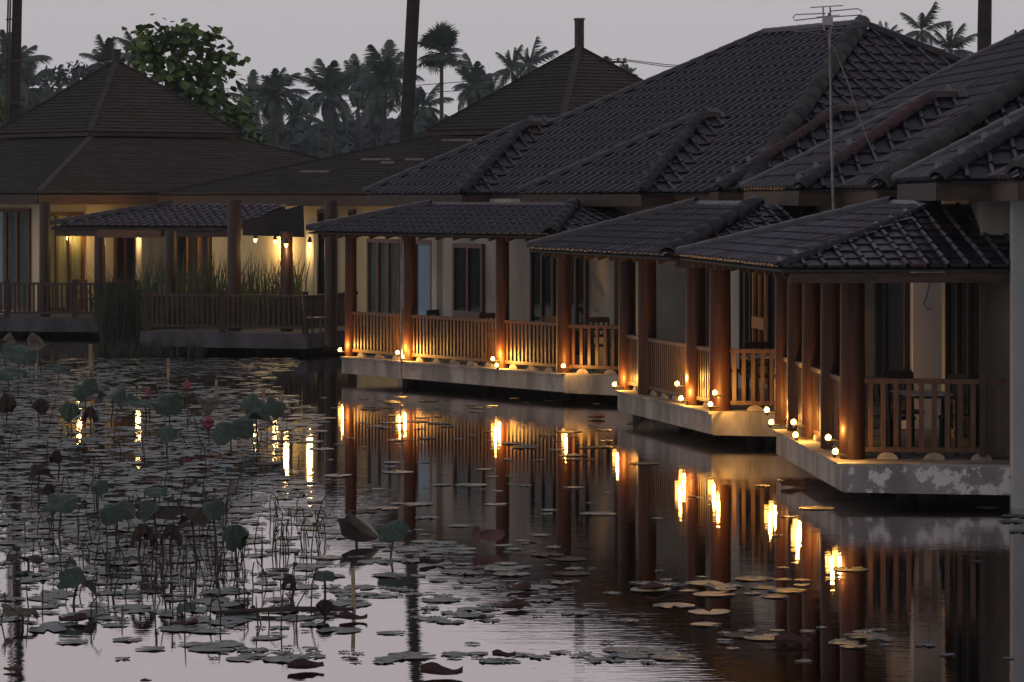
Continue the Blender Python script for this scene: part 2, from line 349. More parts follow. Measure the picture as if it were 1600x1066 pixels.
bal_me = {}
def baluster(material, w, d, h):
    key = (material, w, d, round(h, 2))
    if key not in bal_me:
        me = MB().box((0, 0, h / 2), (w, d, h)).mesh('baluster'); me.materials.append(MATS[material]); bal_me[key] = me
    return bal_me[key]
def railing(parent, a, b, zd, zt, sp, material='rail', w=.045, d=.03, low=.12, feet=True, flat=False):
    a = Vector((a.x, a.y, 0)); b = Vector((b.x, b.y, 0)); D = b - a; L = D.length
    if L < .15: return
    dd = D / L; Z = Vector((0, 0, 1)); rz = math.atan2(dd.y, dd.x)
    r = part('railing', MB().bar(a + Z * zt, b + Z * zt, .09, .06), material, parent)
    part('bottom_rail', MB().bar(a + Z * (zd + low), b + Z * (zd + low), .06, .06), material, r)
    n = max(1, int(L / sp)); h = zt - .03 - (zd + low + .03); me = baluster(material, w, d, h)
    for i in range(n):
        p = a + dd * (L * (i + .5) / n)
        link('baluster', me, None, r, Matrix.Translation((p.x, p.y, zd + low + .03)) @ Matrix.Rotation(rz + random.gauss(0, .03), 4, 'Z'))
    if feet:
        k = max(1, int(L / .55))
        for i in range(k):
            p = a + dd * (L * (i + .5) / k)
            m = MB(); vs = []
            for yy in (-.04, .04):
                for q in range(7):
                    an = math.pi * q / 6; vs.append((math.cos(an) * .13, yy, max(0, math.sin(an)) * (low - .032)))
            m.add(vs, [tuple(range(7))[::-1], tuple(range(7, 14))] + [(q, q+1, q+8, q+7) for q in range(6)])
            link('rail_foot', m.mesh('rail_foot'), 'stone', r, Matrix.Translation((p.x, p.y, zd + .002)) @ Matrix.Rotation(rz, 4, 'Z'))
    return r
def post(parent, p, z0, z1, r, material='post'):
    m = MB(); n = 6; m.tube([(p.x, p.y, z0 + (z1 - z0) * k / n) for k in range(n + 1)], [r * (1.02 - .05 * k / n + random.uniform(-.012, .012)) for k in range(n + 1)], 16)
    return part('post', m, material, parent)
def on_line(px, a, b):
    """ground point on the line a-b that the photo column px looks at"""
    k = (px - 800) / F; dx, dy = b.x - a.x, b.y - a.y
    q = (k * a.y - a.x) / (dx - k * dy); return Vector((a.x + dx * q, a.y + dy * q, 0))

def house(label, C2, th, ez, far_d, near_d, end_x, aw, wall_s0, red):
    u = Vector((math.sin(th), -math.cos(th), 0)); v = Vector((math.cos(th), math.sin(th), 0)); Z = Vector((0, 0, 1))
    A = Vector((C2.x, C2.y, 0)) - u * BAYS[1][1]
    P = lambda s, t, z=0: A + u * s + v * t + Z * z
    H = thing('lakeside_house', P(13, 1, .7), label, 'house')
    # roof shell
    st = .2; ns, nt_ = int(SM / st), int(TM / st); vs = []; fs = []
    for i in range(ns + 1):
        for j in range(nt_ + 1):
            s, t = SM * i / ns, TM * j / nt_; z = ztop(s, t); inroof = z > -.01 or True
            vs.append(tuple(P(s, t, ez + max(z, 0) - .035)))
    for i in range(ns):
        for j in range(nt_):
            s, t = SM * (i + .5) / ns, TM * (j + .5) / nt_
            if ztop(s, t) > 0: q = i * (nt_ + 1) + j; fs.append((q, q + nt_ + 1, q + nt_ + 2, q + 1))
    roof = part('roof', MB().add(vs, fs), 'roof_base', H)
    cg = 1 / math.hypot(1, PT); sg = PT * cg
    gl = v * cg + Z * sg; gn = -u * cg + Z * sg
    L = []
    L += tile_face(P(0, BP, ez), u, gl, SM, RR, lambda s, t: t <= min(s, SM - s) and zm(s, t + BP) >= max(zb(0, s, t + BP), zb(1, s, t + BP)) - .01, 1.28)
    L += tile_face(P(SM, BP, ez), v, gn, 2 * RR, RR, lambda s, t: t <= min(s, 2 * RR - s), 1.28)
    for k, (s0, s1) in enumerate(BAYS):
        hw = (s1 - s0) / 2
        L += tile_face(P(s0, 0, ez), u, gl, s1 - s0, hw, lambda s, t: t <= min(s, 2 * hw - s) + .02, 1.28)
        L += tile_face(P(s1, 0, ez), v, gn, hw + BP, hw, lambda s, t: t <= s and zb(k, s1 - t, s) >= zm(s1 - t, s) - .02, 1.28)
    style = lambda f: 'tile_red' if red and .25 < f < .95 else 'tile'
    for k, (s0, s1) in enumerate(BAYS):
        hw = (s1 - s0) / 2; ap = P((s0 + s1) / 2, hw, ez + PT * hw)
        caps(P(s0, 0, ez), ap, roof); caps(P(s1, 0, ez), ap, roof, style if red else lambda f: 'cap_grey' if f > .6 else 'tile')
        caps(ap, P((s0 + s1) / 2, hw + BP, ez + PT * hw), roof, lambda f: 'tile_red')
    caps(P(2.6, BP + 2.6, ez + PT * 2.6), P(RR, RR + BP, ez + PT * RR), roof)
    caps(P(RR, RR + BP, ez + PT * RR), P(RR + LL, RR + BP, ez + PT * RR), roof)
    caps(P(SM, BP, ez), P(RR + LL, RR + BP, ez + PT * RR), roof, lambda f: 'cap_grey', 1.5)
    caps(P(SM, TM, ez), P(RR + LL, RR + BP, ez + PT * RR), roof)
    # fascia boards and soffit
    m = MB(); fz = ez - .14
    ring = [(0, 0), (5.2, 0), (5.2, BP), (8, BP), (8, 0), (13.2, 0), (13.2, BP), (SM, BP), (SM, TM), (0, TM)]
    for i in range(len(ring)):
        (s0, t0), (s1, t1) = ring[i], ring[(i + 1) % len(ring)]
        part('fascia_board', MB().bar(P(s0, t0, fz), P(s1, t1, fz), .03 + .002 * i, .22), 'fascia', roof)
    part('soffit', MB().prism([tuple(P(s, t)[:2]) for s, t in ((.05, .05), (5.15, .05), (5.15, BP + .05), (8.05, BP + .05), (8.05, .05), (13.15, .05), (13.15, BP + .05), (SM - .05, BP + .05), (SM - .05, TM - .05), (.05, TM - .05))], ez - .13, ez - .10), 'soffit', roof)
    # walls
    s1 = 12.6; t0, t1 = .6, 11.8
    wl = part('wall', MB().prism([tuple(P(s, t)[:2]) for s, t in ((wall_s0, t0), (s1, t0), (s1, 1.3), (15.2, 1.3), (15.2, t1), (wall_s0, t1))], .4, ez - .11), 'wall', H)
    part('end_wall', MB().bar(P(15.215, 1.29, (.42 + ez - .115) / 2), P(15.215, t1, (.42 + ez - .115) / 2), .03, ez - .115 - .42), 'wall_white', H)
    # deck
    du = (near_d - far_d).normalized(); dv = Vector((-du.y, du.x, 0))
    nd = Vector((near_d.x, near_d.y, 0)); fd = Vector((far_d.x, far_d.y, 0)); er = Vector((end_x.x, end_x.y, 0))
    back1 = P(s1 + .5, 2.5); back0 = fd + dv * 3.4
    slab = part('deck_slab', MB().prism([tuple(q[:2]) for q in (fd, nd, er, er + Vector((.4, 3.2, 0)), back0 + du * 1.2, back0)], .36, .7), 'concrete', H)
    nose = MB(); nose.bar(fd - dv * .015 + Z * .68, nd - dv * .015 + Z * .68, .06, .035); part('edge_strip', nose, 'concrete', slab)
    part('end_face', MB().bar(nd + Z * .525 + (er - nd).normalized() * .03 - Z * .01, er + Z * .525 - (er - nd).normalized() * .01 - Z * .02, .03, .33), 'concrete_peel' if 'concrete pillar' in label else 'concrete', slab)
    fw = MB(); fw.bar(fd + dv * 1.3 + du * .4 + Z * -.57, nd + dv * 1.3 - du * .7 + Z * -.57, .2, 1.84); fw.bar(nd + dv * 1.42 - du * .8 + Z * -.57, nd + dv * 4.6 - du * .8 + Z * -.57, .2, 1.83)
    part('dark_void_sheet', fw, 'black', slab)  # black sheets added to stand for the dark void under the deck
    for q in range(3):
        p = fd.lerp(nd, .15 + .35 * q) + dv * .95
        part('pile', MB().tube([(p.x, p.y, -1.5), (p.x, p.y, .37)], .13, 12), 'black', slab)  # piles coloured black, shade below the slab put into the colour
    # awning
    of, af, on, an, ins, z0, z1, elen = aw
    Fp = fd - dv * of - du * af; Np = nd - dv * on + du * an; ae = (Np - Fp).normalized(); av = Vector((-ae.y, ae.x, 0)); aL = (Np - Fp).length
    k = (z1 - z0) / ins; c = 1 / math.hypot(1, k)
    Q = lambda s, t, z=0: Fp + ae * s + av * t + Z * z
    za = lambda s, t: z0 + k * min(t, aL - s, s)
    pts = [Q(0, 0, z0), Q(aL, 0, z0), Q(aL, elen, z0), Q(aL - ins, elen, z1), Q(aL - ins, ins, z1), Q(ins, ins, z1), Q(0, ins * 1.2, z0)]
    low = [p - Z * .06 for p in pts]; n = len(pts); d5 = Z * .035
    m = MB(); m.add([p - d5 for p in pts] + low, [(0, 1, 4, 5), (1, 2, 3, 4), (0, 5, 6), (n+5, n+4, n+1, n), (n+4, n+3, n+2, n+1), (n+6, n+5, n)] + [(i, n+i, n+(i+1) % n, (i+1) % n) for i in range(n)])
    awn = part('awning', m, 'soffit', H)
    LA = tile_face(Q(0, 0, z0), ae, (av * c + Z * k * c), aL, ins, lambda s, t: t <= min(s, aL - s) + .03)
    LA += tile_face(Q(aL, 0, z0), av, (-ae * c + Z * k * c), elen, ins, lambda s, t: t <= s + .03)
    if 'concrete pillar' not in label: caps(Q(aL + .03, -.03, z0), Q(aL - ins, ins, z1), awn, scale=1.25)
    else: caps(Q(aL + .03, -.03, z0), Q(aL - ins, ins, z1), awn, scale=.55)
    caps(Q(0, 0, z0), Q(ins, ins, z1), awn)
    caps(Q(ins, ins, z1), Q(aL - ins, ins, z1), awn, scale=.6)
    lay_tiles(H, [(roof, L), (awn, LA)])
    for a_, b_ in ((Q(.4, .38, z0 - .05), Q(aL - .4, .38, z0 - .05)), (Q(aL - .08, .12, z0 - .132), Q(aL - .08, elen, z0 - .132))):
        part('eave_beam', MB().bar(a_, b_, .08, .12 if 'concrete pillar' in label else .09), 'fascia', awn)
    for q in range(int(aL / .6)):
        s = .4 + q * .6
        if s < aL - .3:
            t_ = min(ins, s, aL - s); part('rafter', MB().bar(Q(s, .1, z0 - .10), Q(s, t_, z0 + k * t_ - .12), .06, .09), 'fascia', awn)
    return dict(H=H, u=u, v=v, P=P, du=du, dv=dv, fd=fd, nd=nd, er=er, z0=z0, slab=slab, s1=s1, Q=Q, aL=aL, za=za)

def deck_xy(px, py): p = on_z(px, py, .7); return Vector((p.x, p.y, 0))
h1 = house('nearest dark tiled house at the right, its peeling deck beside the grey concrete pillar', at(1465, 39), R(-1.7), 4.12, deck_xy(1213, 671), deck_xy(1315, 724), deck_xy(1582, 727), (1.2, 1.2, .8, .5, 2.47, 3.08, 3.8, 3.9), 7.9, False)
h2 = house('middle tiled house with red hip ridges behind the television antenna', at(1250, 48.2), R(5.0), 4.04, deck_xy(965, 610), deck_xy(1112, 643.5), deck_xy(1290, 646), (1.2, 1.2, .8, .5, 2.18, 3.05, 3.78, 3.0), 3.4, True)
h3 = house('large tiled house with the full hipped roof, its long lit deck railing facing the pond', at(1003, 58.3), R(25), 4.0, deck_xy(534, 557), deck_xy(880, 584), deck_xy(990, 588), (.5, .5, .5, .3, 1.8, 3.24, 3.74, 2.6), .4, False)

def fit_deck(h, pxs, rads, zt, sp, endcfg, inset=.2):
    a = h['fd'] + h['dv'] * inset; b = h['nd'] + h['dv'] * inset; prev = None; pts = []
    for px, r in zip(pxs, rads):
        p = on_line(px, a, b); pts.append(p); post(h['H'], p, .7, h['z0'] - .06, r)
    for i in range(len(pts) - 1):
        d = (pts[i+1] - pts[i]).normalized(); railing(h['H'], pts[i] + d * (rads[i] - .01), pts[i+1] - d * (rads[i+1] - .01), .7, zt, sp, w=.05, d=.035)
    return pts
p1 = fit_deck(h1, (1225, 1244.5, 1269, 1299, 1332), (.13, .13, .135, .14, .155), 1.64, .13, None, .24)
p2 = fit_deck(h2, (980, 1011, 1087, 1125), (.145, .155, .155, .165), 1.6, .12, None)
p3 = fit_deck(h3, (548, 640, 785, 881), (.12, .125, .13, .14), 1.58, .12, None)
# end railings with wide flat balusters
def end_rail(h, pts, right, sp, zt, r):
    e = (h['er'] - h['nd']).normalized(); a = pts[-1] + e * r; b = a + e * ((right.x - a.x) / e.x)
    railing(h['H'], a, b, .7, zt, sp, 'rail', .062, .03)
end_rail(h1, p1, at(1580, 38.6), .148, 1.66, .14); end_rail(h2, p2, at(1300, 48), .135, 1.6, .15); end_rail(h3, p3, at(975, 58.6), .17, 1.56, .13)
# extra posts on the near ends
for h, px, Y in ((h2, 1300, 48.2), (h3, 972, 58.7)):
    post(h['H'], at(px, Y), .7, h['z0'] - .06, .15)

# wall openings, placed along the walls
def wall_line(h): return h['P'](0, .6), h['P'](12.6, .6)
def wall_feature(h, px0, px1, z0, z1, cm, fm='door', lock=None, name='window', mull=1):
    a, b = wall_line(h); p0, p1_ = on_line(px0, a, b), on_line(px1, a, b)
    window(h['H'], p0, p1_, z0, z1, -h['v'], cm, fm, lock, name, mull)
for args in ((561, 578, 'wall_yellow'),):
    pass
wall_feature(h3, 579, 627, .75, 3.0, 'curtain_green', mull=2)
wall_feature(h3, 628, 678, .75, 3.0, 'curtain_blue', mull=1)
wall_feature(h3, 713, 757, .75, 2.95, 'curtain_dark', 'door', 1.45, 'door')
wall_feature(h3, 834, 868, .75, 3.0, 'curtain_dark', 'dark_wood')
wall_feature(h3, 888, 919, .75, 3.0, 'curtain_dark', 'door', None, 'window', 1)
wall_feature(h2, 1162, 1178, .75, 3.0, 'curtain_green', 'dark_wood', None, 'window', 1)
wall_feature(h2, 1183, 1202, .75, 3.0, 'curtain_dark', 'door_gold', 1.75, 'door')
wall_feature(h2, 1206, 1262, .75, 3.0, 'curtain_dark', 'dark_wood', None, 'window', 2)
wall_feature(h1, 1486, 1541, .75, 3.0, 'curtain_dark', 'dark_wood', None, 'window', 2)
def side_feature(h, px0, px1, z0, z1, cm, fm='door', lock=None, name='window', mull=1):
    a, b = h['P'](12.6, 1.3), h['P'](15.2, 1.3); window(h['H'], on_line(px0, a, b), on_line(px1, a, b), z0, z1, -h['v'], cm, fm, lock, name, mull)
side_feature(h2, 1358, 1421, .75, 3.05, 'curtain_navy', 'dark_wood', None, 'window', 1)
side_feature(h3, 1064, 1110, .75, 3.05, 'curtain_dark', 'dark_wood', None, 'window', 1)
side_feature(h1, 1567, 1583, .75, 3.05, 'curtain_dark', 'door_gold', 1.95, 'door', 0)
# pilaster beside the blue curtain, hanging cable on the white end wall
a, b = wall_line(h3); q = on_line(687, a, b); part('pilaster', MB().box((q.x, q.y, 2.2) , (.26, .26, 3.0), R(25)), 'wall', h3['H'])
a, b = h2['P'](15.26, 1.3), h2['P'](15.26, 8)
cb = [on_line(px, a, b) + Vector((0, -.03, zat(py, 46))) for px, py in ((1450, 425), (1452, 445), (1447, 465), (1443, 476), (1448, 484), (1455, 484))]
part('cable', MB().tube(cb, .008, 5), 'wire', h2['H'])

# grey concrete pillar standing in the water at the right edge
t = thing('concrete_pillar', at(1598, 38.2), 'pale grey concrete pillar standing in the water at the right edge', 'pillar')
q = at(1600, 38.3); part('shaft', MB().box((q.x, q.y, 1.35), (.30, .30, 5.1), R(-1.7)), 'pillar', t)
part('capital', MB().box((q.x, q.y, 4.02), (.40, .40, .24), R(-1.7)), 'fascia_lit', t)

# ------------------------------------------------------------------ the two shingled pavilions
def pavilion(label, cx, cy, f_dir, ru, rl, za, zu, zl0, zl1, matl, pole_h, matr):
    T = thing('shingled_pavilion', (cx, cy, .5), label, 'pavilion')
    fv = Vector((f_dir[0], f_dir[1], 0)).normalized(); rv = Vector((-fv.y, fv.x, 0)); C = Vector((cx, cy, 0)); Z = Vector((0, 0, 1))
    dirs = [fv, rv, -fv, -rv]                  # front, right, back, left corners
    rp = None
    for nm, r_in, r_out, zt, zb_ in (('lower_roof', ru * .96, rl, zl0, zl1), ('upper_roof', .02, ru, za, zu)):
        m = MB(); a = [C + d * r_out + Z * (zb_ - .03) for d in dirs]; b2 = [C + d * r_in + Z * (zt - .03) for d in dirs]
        m.add(a + b2, [(i, (i+1) % 4, 4+(i+1) % 4, 4+i) for i in range(4)] + [(3, 2, 1, 0)])
        rp = part(nm, m, 'roof_base', T)
        for i in (0, 1, 2, 3):
            d0, d1 = dirs[i], dirs[(i + 1) % 4]; sl = math.hypot((r_out - r_in) * .7071, zt - zb_); n = int(sl / .155); cm = MB()
            nrm = ((a[(i+1) % 4] - a[i]).cross(b2[i] - a[i])).normalized()
            for k in range(n):
                f0, f1 = k / n, (k + 1.15) / n
                def pt(f, g_): rr = r_out + (r_in - r_out) * f; zz = zb_ + (zt - zb_) * f; p0 = C + d0 * rr + Z * zz; p1_ = C + d1 * rr + Z * zz; return p0.lerp(p1_, g_)
                seg = max(2, int(14 * (1 - f0 * (1 - r_in / r_out))))
                for s in range(seg):
                    g0, g1 = s / seg, (s + 1) / seg; lift = .026 + random.uniform(0, .014)
                    # the lower ends of the shingles are lifted off the course below
                    q = [pt(f0, g0) + nrm * lift, pt(f0, g1) + nrm * lift, pt(min(1, f1), g1) + nrm * .004, pt(min(1, f1), g0) + nrm * .004, pt(f0, g0) - nrm * .01, pt(f0, g1) - nrm * .01]
                    cm.add(q, [(0, 1, 2, 3), (4, 5, 1, 0)])
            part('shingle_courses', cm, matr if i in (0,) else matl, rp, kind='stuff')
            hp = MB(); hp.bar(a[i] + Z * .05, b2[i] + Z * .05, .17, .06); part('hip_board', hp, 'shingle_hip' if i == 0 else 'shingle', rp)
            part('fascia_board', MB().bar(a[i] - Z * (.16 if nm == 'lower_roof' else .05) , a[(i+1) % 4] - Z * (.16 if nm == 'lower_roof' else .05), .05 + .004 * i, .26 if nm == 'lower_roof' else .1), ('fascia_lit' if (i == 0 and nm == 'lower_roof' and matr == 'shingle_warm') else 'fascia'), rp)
    part('finial_post', MB().box((cx, cy, za + pole_h / 2 - .3), (.2, .2, pole_h + .6), R(20)).box((cx, cy, za + pole_h + .02), (.24, .24, .05), R(20)), 'shingle_hip', rp)
    return T, dirs, C
# palm-wood shingle roofs: centre, front corner direction, upper and lower radius
pb, dB, cB = pavilion('dark shingled pavilion with a tall finial post behind the tiled house', 1.83, 87, (-.14, -1), 4.2, 11.7, 8.0, 5.74, 5.58, 4.02, 'shingle', .75, 'shingle_warm')
pa, dA, cA = pavilion('brown two-tier shingled pavilion with a short finial at the far left', -12.1, 98, (-.08, -1), 3.9, 10.6, 8.1, 5.87, 5.70, 4.05, 'shingle', .32, 'shingle_warm')
def roof_board(T, c, dirs, i, rl, r_in, z0, z1, px, py, wpx):
    a = c + dirs[i] * rl + Vector((0, 0, z0)); b = c + dirs[(i + 1) % 4] * rl + Vector((0, 0, z0)); t = c + dirs[i] * r_in + Vector((0, 0, z1)); n = (b - a).cross(t - a).normalized()
    def hit(x):
        d = at(x, 1.0, (HZ - py) / F); o = Vector((0, 0, CH)); return o + d * ((a - o).dot(n) / d.dot(n)) + n * .05
    part('pale_board', MB().bar(hit(px - wpx / 2), hit(px + wpx / 2), .03, .05, n), 'stone', T)
for px, py, wp in ((493, 271, 44), (588, 252, 46), (606, 257, 20), (648, 252, 28), (715, 222, 46)): roof_board(pb, cB, dB, 3, 11.7, 4.05, 4.02, 5.58, px, py, wp)
# walls of the pavilions: boxes turned with the roof
def pav_walls(T, C, dirs, r, z1, material):
    pts = [C + d * r for d in dirs]; return part('wall', MB().prism([tuple(p[:2]) for p in pts], .4, z1), material, T), pts
wB, ptsB = pav_walls(pb, cB, dB, 10.2, 3.95, 'wall_yellow'); wA, ptsA = pav_walls(pa, cA, dA, 9.0, 3.98, 'wall_yellow')
def pav_feature(T, p0, p1_, px0, px1, z0, z1, cm, fm, mull=1, lock=None, name='window'):
    d = (p1_ - p0).normalized(); out = Vector((d.y, -d.x, 0))
    if out.y > 0: out = -out
    window(T, on_line(px0, p0, p1_), on_line(px1, p0, p1_), z0, z1, out, cm, fm, lock, name, mull)
# left pavilion front-right wall (front corner to right corner)
fA, rA, lA = ptsA[0], ptsA[1], ptsA[3]
pav_feature(pa, fA, rA, 66, 128, .75, 3.5, 'curtain_gold', 'door', 2)
pav_feature(pa, fA, rA, 179, 209, .75, 3.1, 'curtain_dark', 'door', 1, 1.5, 'door')
pav_feature(pa, lA, fA, 12, 48, .75, 3.6, 'curtain_green', 'door', 1)
pav_feature(pa, lA, fA, -30, 9, .75, 3.6, 'curtain_blue', 'door', 1)
fB, lB = ptsB[0], ptsB[3]
pav_feature(pb, lB, fB, 278, 314, .75, 3.0, 'curtain_dark', 'door_gold', 1, 1.4, 'door')
pav_feature(pb, lB, fB, 500, 526, .75, 3.6, 'curtain_dark', 'dark_wood', 0)
pav_feature(pb, lB, fB, 548, 556, .75, 3.6, 'curtain_dark', 'dark_wood', 0)
# decks of the pavilions
def pav_deck(T, a, b, z, zt, posts, sp, back):
    e = (b - a).normalized(); n = Vector((-e.y, e.x, 0))
    part('deck_slab', MB().prism([tuple(a[:2]), tuple(b[:2]), tuple((b + n * back)[:2]), tuple((a + n * back)[:2])], z - .36, z), 'concrete_dark', T)
    part('dark_void_sheet', MB().bar(a + n * 1.5 + e * .2 + Vector((0, 0, -.6)), b + n * 1.5 - e * .3 + Vector((0, 0, -.6)), .2, 1.84), 'black', T)  # black sheet added for the dark void below this deck
    ia, ib = a + n * .15 + e * .06, b + n * .15 - e * .06
    railing(T, ia, ib, z, zt, sp, 'rail_dark', .05, .04, .14, False)
    for px in posts:
        p = on_line(px, ia, ib); part('rail_post', MB().box((p.x, p.y, z + (zt - z + .12) / 2), (.14, .14, zt - z + .12), .1), 'rail_dark', T)
    r2 = ib + n * min(back, 3.0); railing(T, ib, r2, z, zt, sp, 'rail_dark', .05, .04, .14, False)
    for k in range(4):
        p = a.lerp(b, .1 + .27 * k) + n * .8; part('pile', MB().tube([(p.x, p.y, -1.5), (p.x, p.y, z - .35)], .14, 10), 'black', T)  # black piles again, with the under-deck shade in their colour
    return ia, ib
pav_deck(pa, at(-60, 86), at(152, 85), .7, 1.62, (11, 117), .135, 6)
pav_deck(pb, at(219, 77), at(480, 75.5), .7, 1.58, (228, 347, 477), .13, 5)
for T, px, Y, r, zt in ((pa, 70, 86.5, .15, 3.8), (pa, 156, 85.5, .15, 3.2), (pb, 267, 79, .15, 3.1), (pb, 323, 81, .15, 3.1), (pb, 366, 77.2, .17, 3.85), (pb, 448, 77, .15, 3.1), (pb, 517, 74, .15, 3.85), (pa, 217, 88, .09, 3.2), (pb, 484, 79, .12, 3.4)):
    post(T, at(px, Y), .5, zt, r, 'wall' if px in (217, 484) else 'post_dark')

# tiled canopy over the walkway between the pavilions
cn = thing('walkway_canopy', at(250, 80, .7), 'low rusty tiled canopy over the walkway between the pavilions', 'canopy')
c0, c1 = at(80, 82.5, 3.2), at(372, 79.8, 3.2); ce = (c1 - c0).normalized(); cv = Vector((-ce.y, ce.x, 0)); cL = (c1 - c0).length; Z = Vector((0, 0, 1))
kk = .24; cc = 1 / math.hypot(1, kk); CI = 2.2
pts = [c0, c1, c1 + cv * CI + Z * kk * CI, c0 + cv * CI + ce * CI + Z * kk * CI]
part('canopy_base', MB().add([p - Z * .04 for p in pts] + [p - Z * .12 for p in pts], [(0, 1, 2, 3), (7, 6, 5, 4), (0, 4, 5, 1), (1, 5, 6, 2), (2, 6, 7, 3), (3, 7, 4, 0)]), 'soffit', cn)
ms = tile_face(c0, ce, (cv * cc + Z * kk * cc), cL, CI, lambda s, t: t <= s)
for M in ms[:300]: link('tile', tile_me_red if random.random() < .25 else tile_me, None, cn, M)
if len(ms) > 300:
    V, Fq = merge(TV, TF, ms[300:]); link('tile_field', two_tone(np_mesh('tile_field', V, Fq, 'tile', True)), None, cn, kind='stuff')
caps(c0, pts[3], cn, lambda f: 'cap_grey')
part('eave_beam', MB().bar(c0 - Z * .18 + ce * .1 + cv * .1, c1 - Z * .18 + cv * .1, .1, .18), 'fascia', cn)
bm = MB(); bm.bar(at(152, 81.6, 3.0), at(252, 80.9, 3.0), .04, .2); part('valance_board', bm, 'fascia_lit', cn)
# lean-to gable side rising to the right, its shade put into plain black
sa = MB(); q = [at(379, 78.2, zat(345, 78)), at(474, 78.2, zat(320, 78)), at(476, 78.2, zat(371, 78)), at(379, 78.2, zat(368, 78))]
sa.add(q + [p + Vector((0, .05, 0)) for p in q], [(3, 2, 1, 0), (4, 5, 6, 7), (0, 1, 5, 4), (1, 2, 6, 5), (2, 3, 7, 6), (3, 0, 4, 7)])
solo('shaded_gable', sa, 'black', 'black wedge-shaped panel standing for a shaded lean-to gable under the pavilion eave', 'panel')

# ------------------------------------------------------------------ lamps
WARM = (1.0, .46, .085)
def deck_lamp(px, py, Y, label, target, energy, group='spotlights along the deck edges', soft=False):
    p = at(px, Y, zat(py, Y)); T = thing('deck_spotlight', p - Vector((0, 0, .06)), label, 'lamp', group)
    d = Vector((random.uniform(-.25, .1), -.7, .55)).normalized()
    part('arm', MB().tube([p + Vector((.16, .12, -.06)), p + Vector((.08, .07, -.04)), p - d * .06], .013, 6), 'lamp_body', T)
    part('housing', MB().tube([p - d * .10, p - d * .05, p + d * .0], [.022, .03, .04], 12, False), 'lamp_body', T)
    m = MB(); m.tube([p - d * .02, p + d * .012, p + d * .035, p + d * .05], [.034, .036, .026, .004], 12, False); part('bulb', m, 'bulb', T)
    ld = bpy.data.lights.new('lamp_light', 'POINT'); ld.energy = energy * 3.2; ld.color = WARM; ld.shadow_soft_size = .022
    o = bpy.data.objects.new('lamp_light', ld); col.objects.link(o); o.parent = T
    o.location = Vector((.05, .0, .15))
def edge_Y(h, px): return on_line(px, h['fd'] - h['dv'] * .06, h['nd'] - h['dv'] * .06).y
for i, (px, py, lab, en) in enumerate(((531, 547, 'warm spotlight at the far left corner of the long lit deck', 9), (621, 551, 'upper of two warm spotlights by the thin grey pipe on the long deck', 10), (629, 558, 'lower of two warm spotlights by the thin grey pipe on the long deck', 8),
        (770, 561, 'upper of two spotlights at the third post of the long deck', 10), (776, 571, 'lower of two spotlights at the third post of the long deck', 8), (880, 572, 'spotlight at the near corner post of the long deck', 9))):
    deck_lamp(px, py, edge_Y(h3, px) - .02, lab, None, en)
for px, py, lab, en in ((960, 601, 'spotlight at the far corner of the middle house deck', 9), (1058, 600, 'upper of two spotlights at the middle of the middle house deck', 9), (1064, 623, 'lower of two spotlights at the middle of the middle house deck', 8),
        (1117, 614, 'upper spotlight glowing against the near post of the middle house deck', 7), (1110, 632, 'lower spotlight under the near post of the middle house deck', 8)):
    deck_lamp(px, py, edge_Y(h2, px) - .04, lab, None, en)
for px, py, lab, en in ((1198, 641, 'upper spotlight at the far corner of the nearest deck', 6), (1205, 660, 'lower spotlight at the far corner of the nearest deck', 6), (1240, 660, 'upper spotlight at the third post of the nearest deck', 6),
        (1243, 680, 'lower spotlight at the third post of the nearest deck', 6), (1294, 684, 'upper spotlight by the near corner post of the nearest deck', 5), (1305, 706, 'lower spotlight by the near corner post of the nearest deck', 5)):
    deck_lamp(px, py, edge_Y(h1, px) - .05, lab, None, en)
def hang_lamp(px, py, Y, label, energy):
    p = at(px, Y, zat(py, Y)); T = thing('downlight', p, label, 'lamp', 'downlights under the pavilion eaves')
    part('shade', MB().tube([p + Vector((0, 0, .14)), p + Vector((0, 0, .05)), p + Vector((0, 0, 0))], [.03, .05, .062], 12, False), 'lamp_body', T)
    part('bulb', MB().tube([p + Vector((0, 0, .04)), p + Vector((0, 0, .0)), p - Vector((0, 0, .05)), p - Vector((0, 0, .09))], [.035, .05, .04, .01], 12, False), 'bulb_soft', T)
    ld = bpy.data.lights.new('lamp_light', 'POINT'); ld.energy = energy * 2.2; ld.color = (1, .62, .22); ld.shadow_soft_size = .07
    o = bpy.data.objects.new('lamp_light', ld); col.objects.link(o); o.parent = T; o.location = (0, -.02, -.17)
def wallY(T, p0, p1_, px): return on_line(px, p0, p1_).y
hang_lamp(124, 363, wallY(pa, fA, rA, 124) - .35, 'small downlight by the golden curtain of the left pavilion', 10)
hang_lamp(216, 367, 87.6, 'downlight on the white column of the left pavilion', 12)
hang_lamp(399, 373, 79.5, 'small bright bulb left of the walkway lamp cluster', 12)
hang_lamp(430, 375, wallY(pb, lB, fB, 430) - .5, 'broad wall light above the reeds', 26)
hang_lamp(447, 381, 76.6, 'small bright bulb on the post right of the reeds', 8)
hang_lamp(484, 379, 78.6, 'downlight on the pale column beside the long deck', 14)

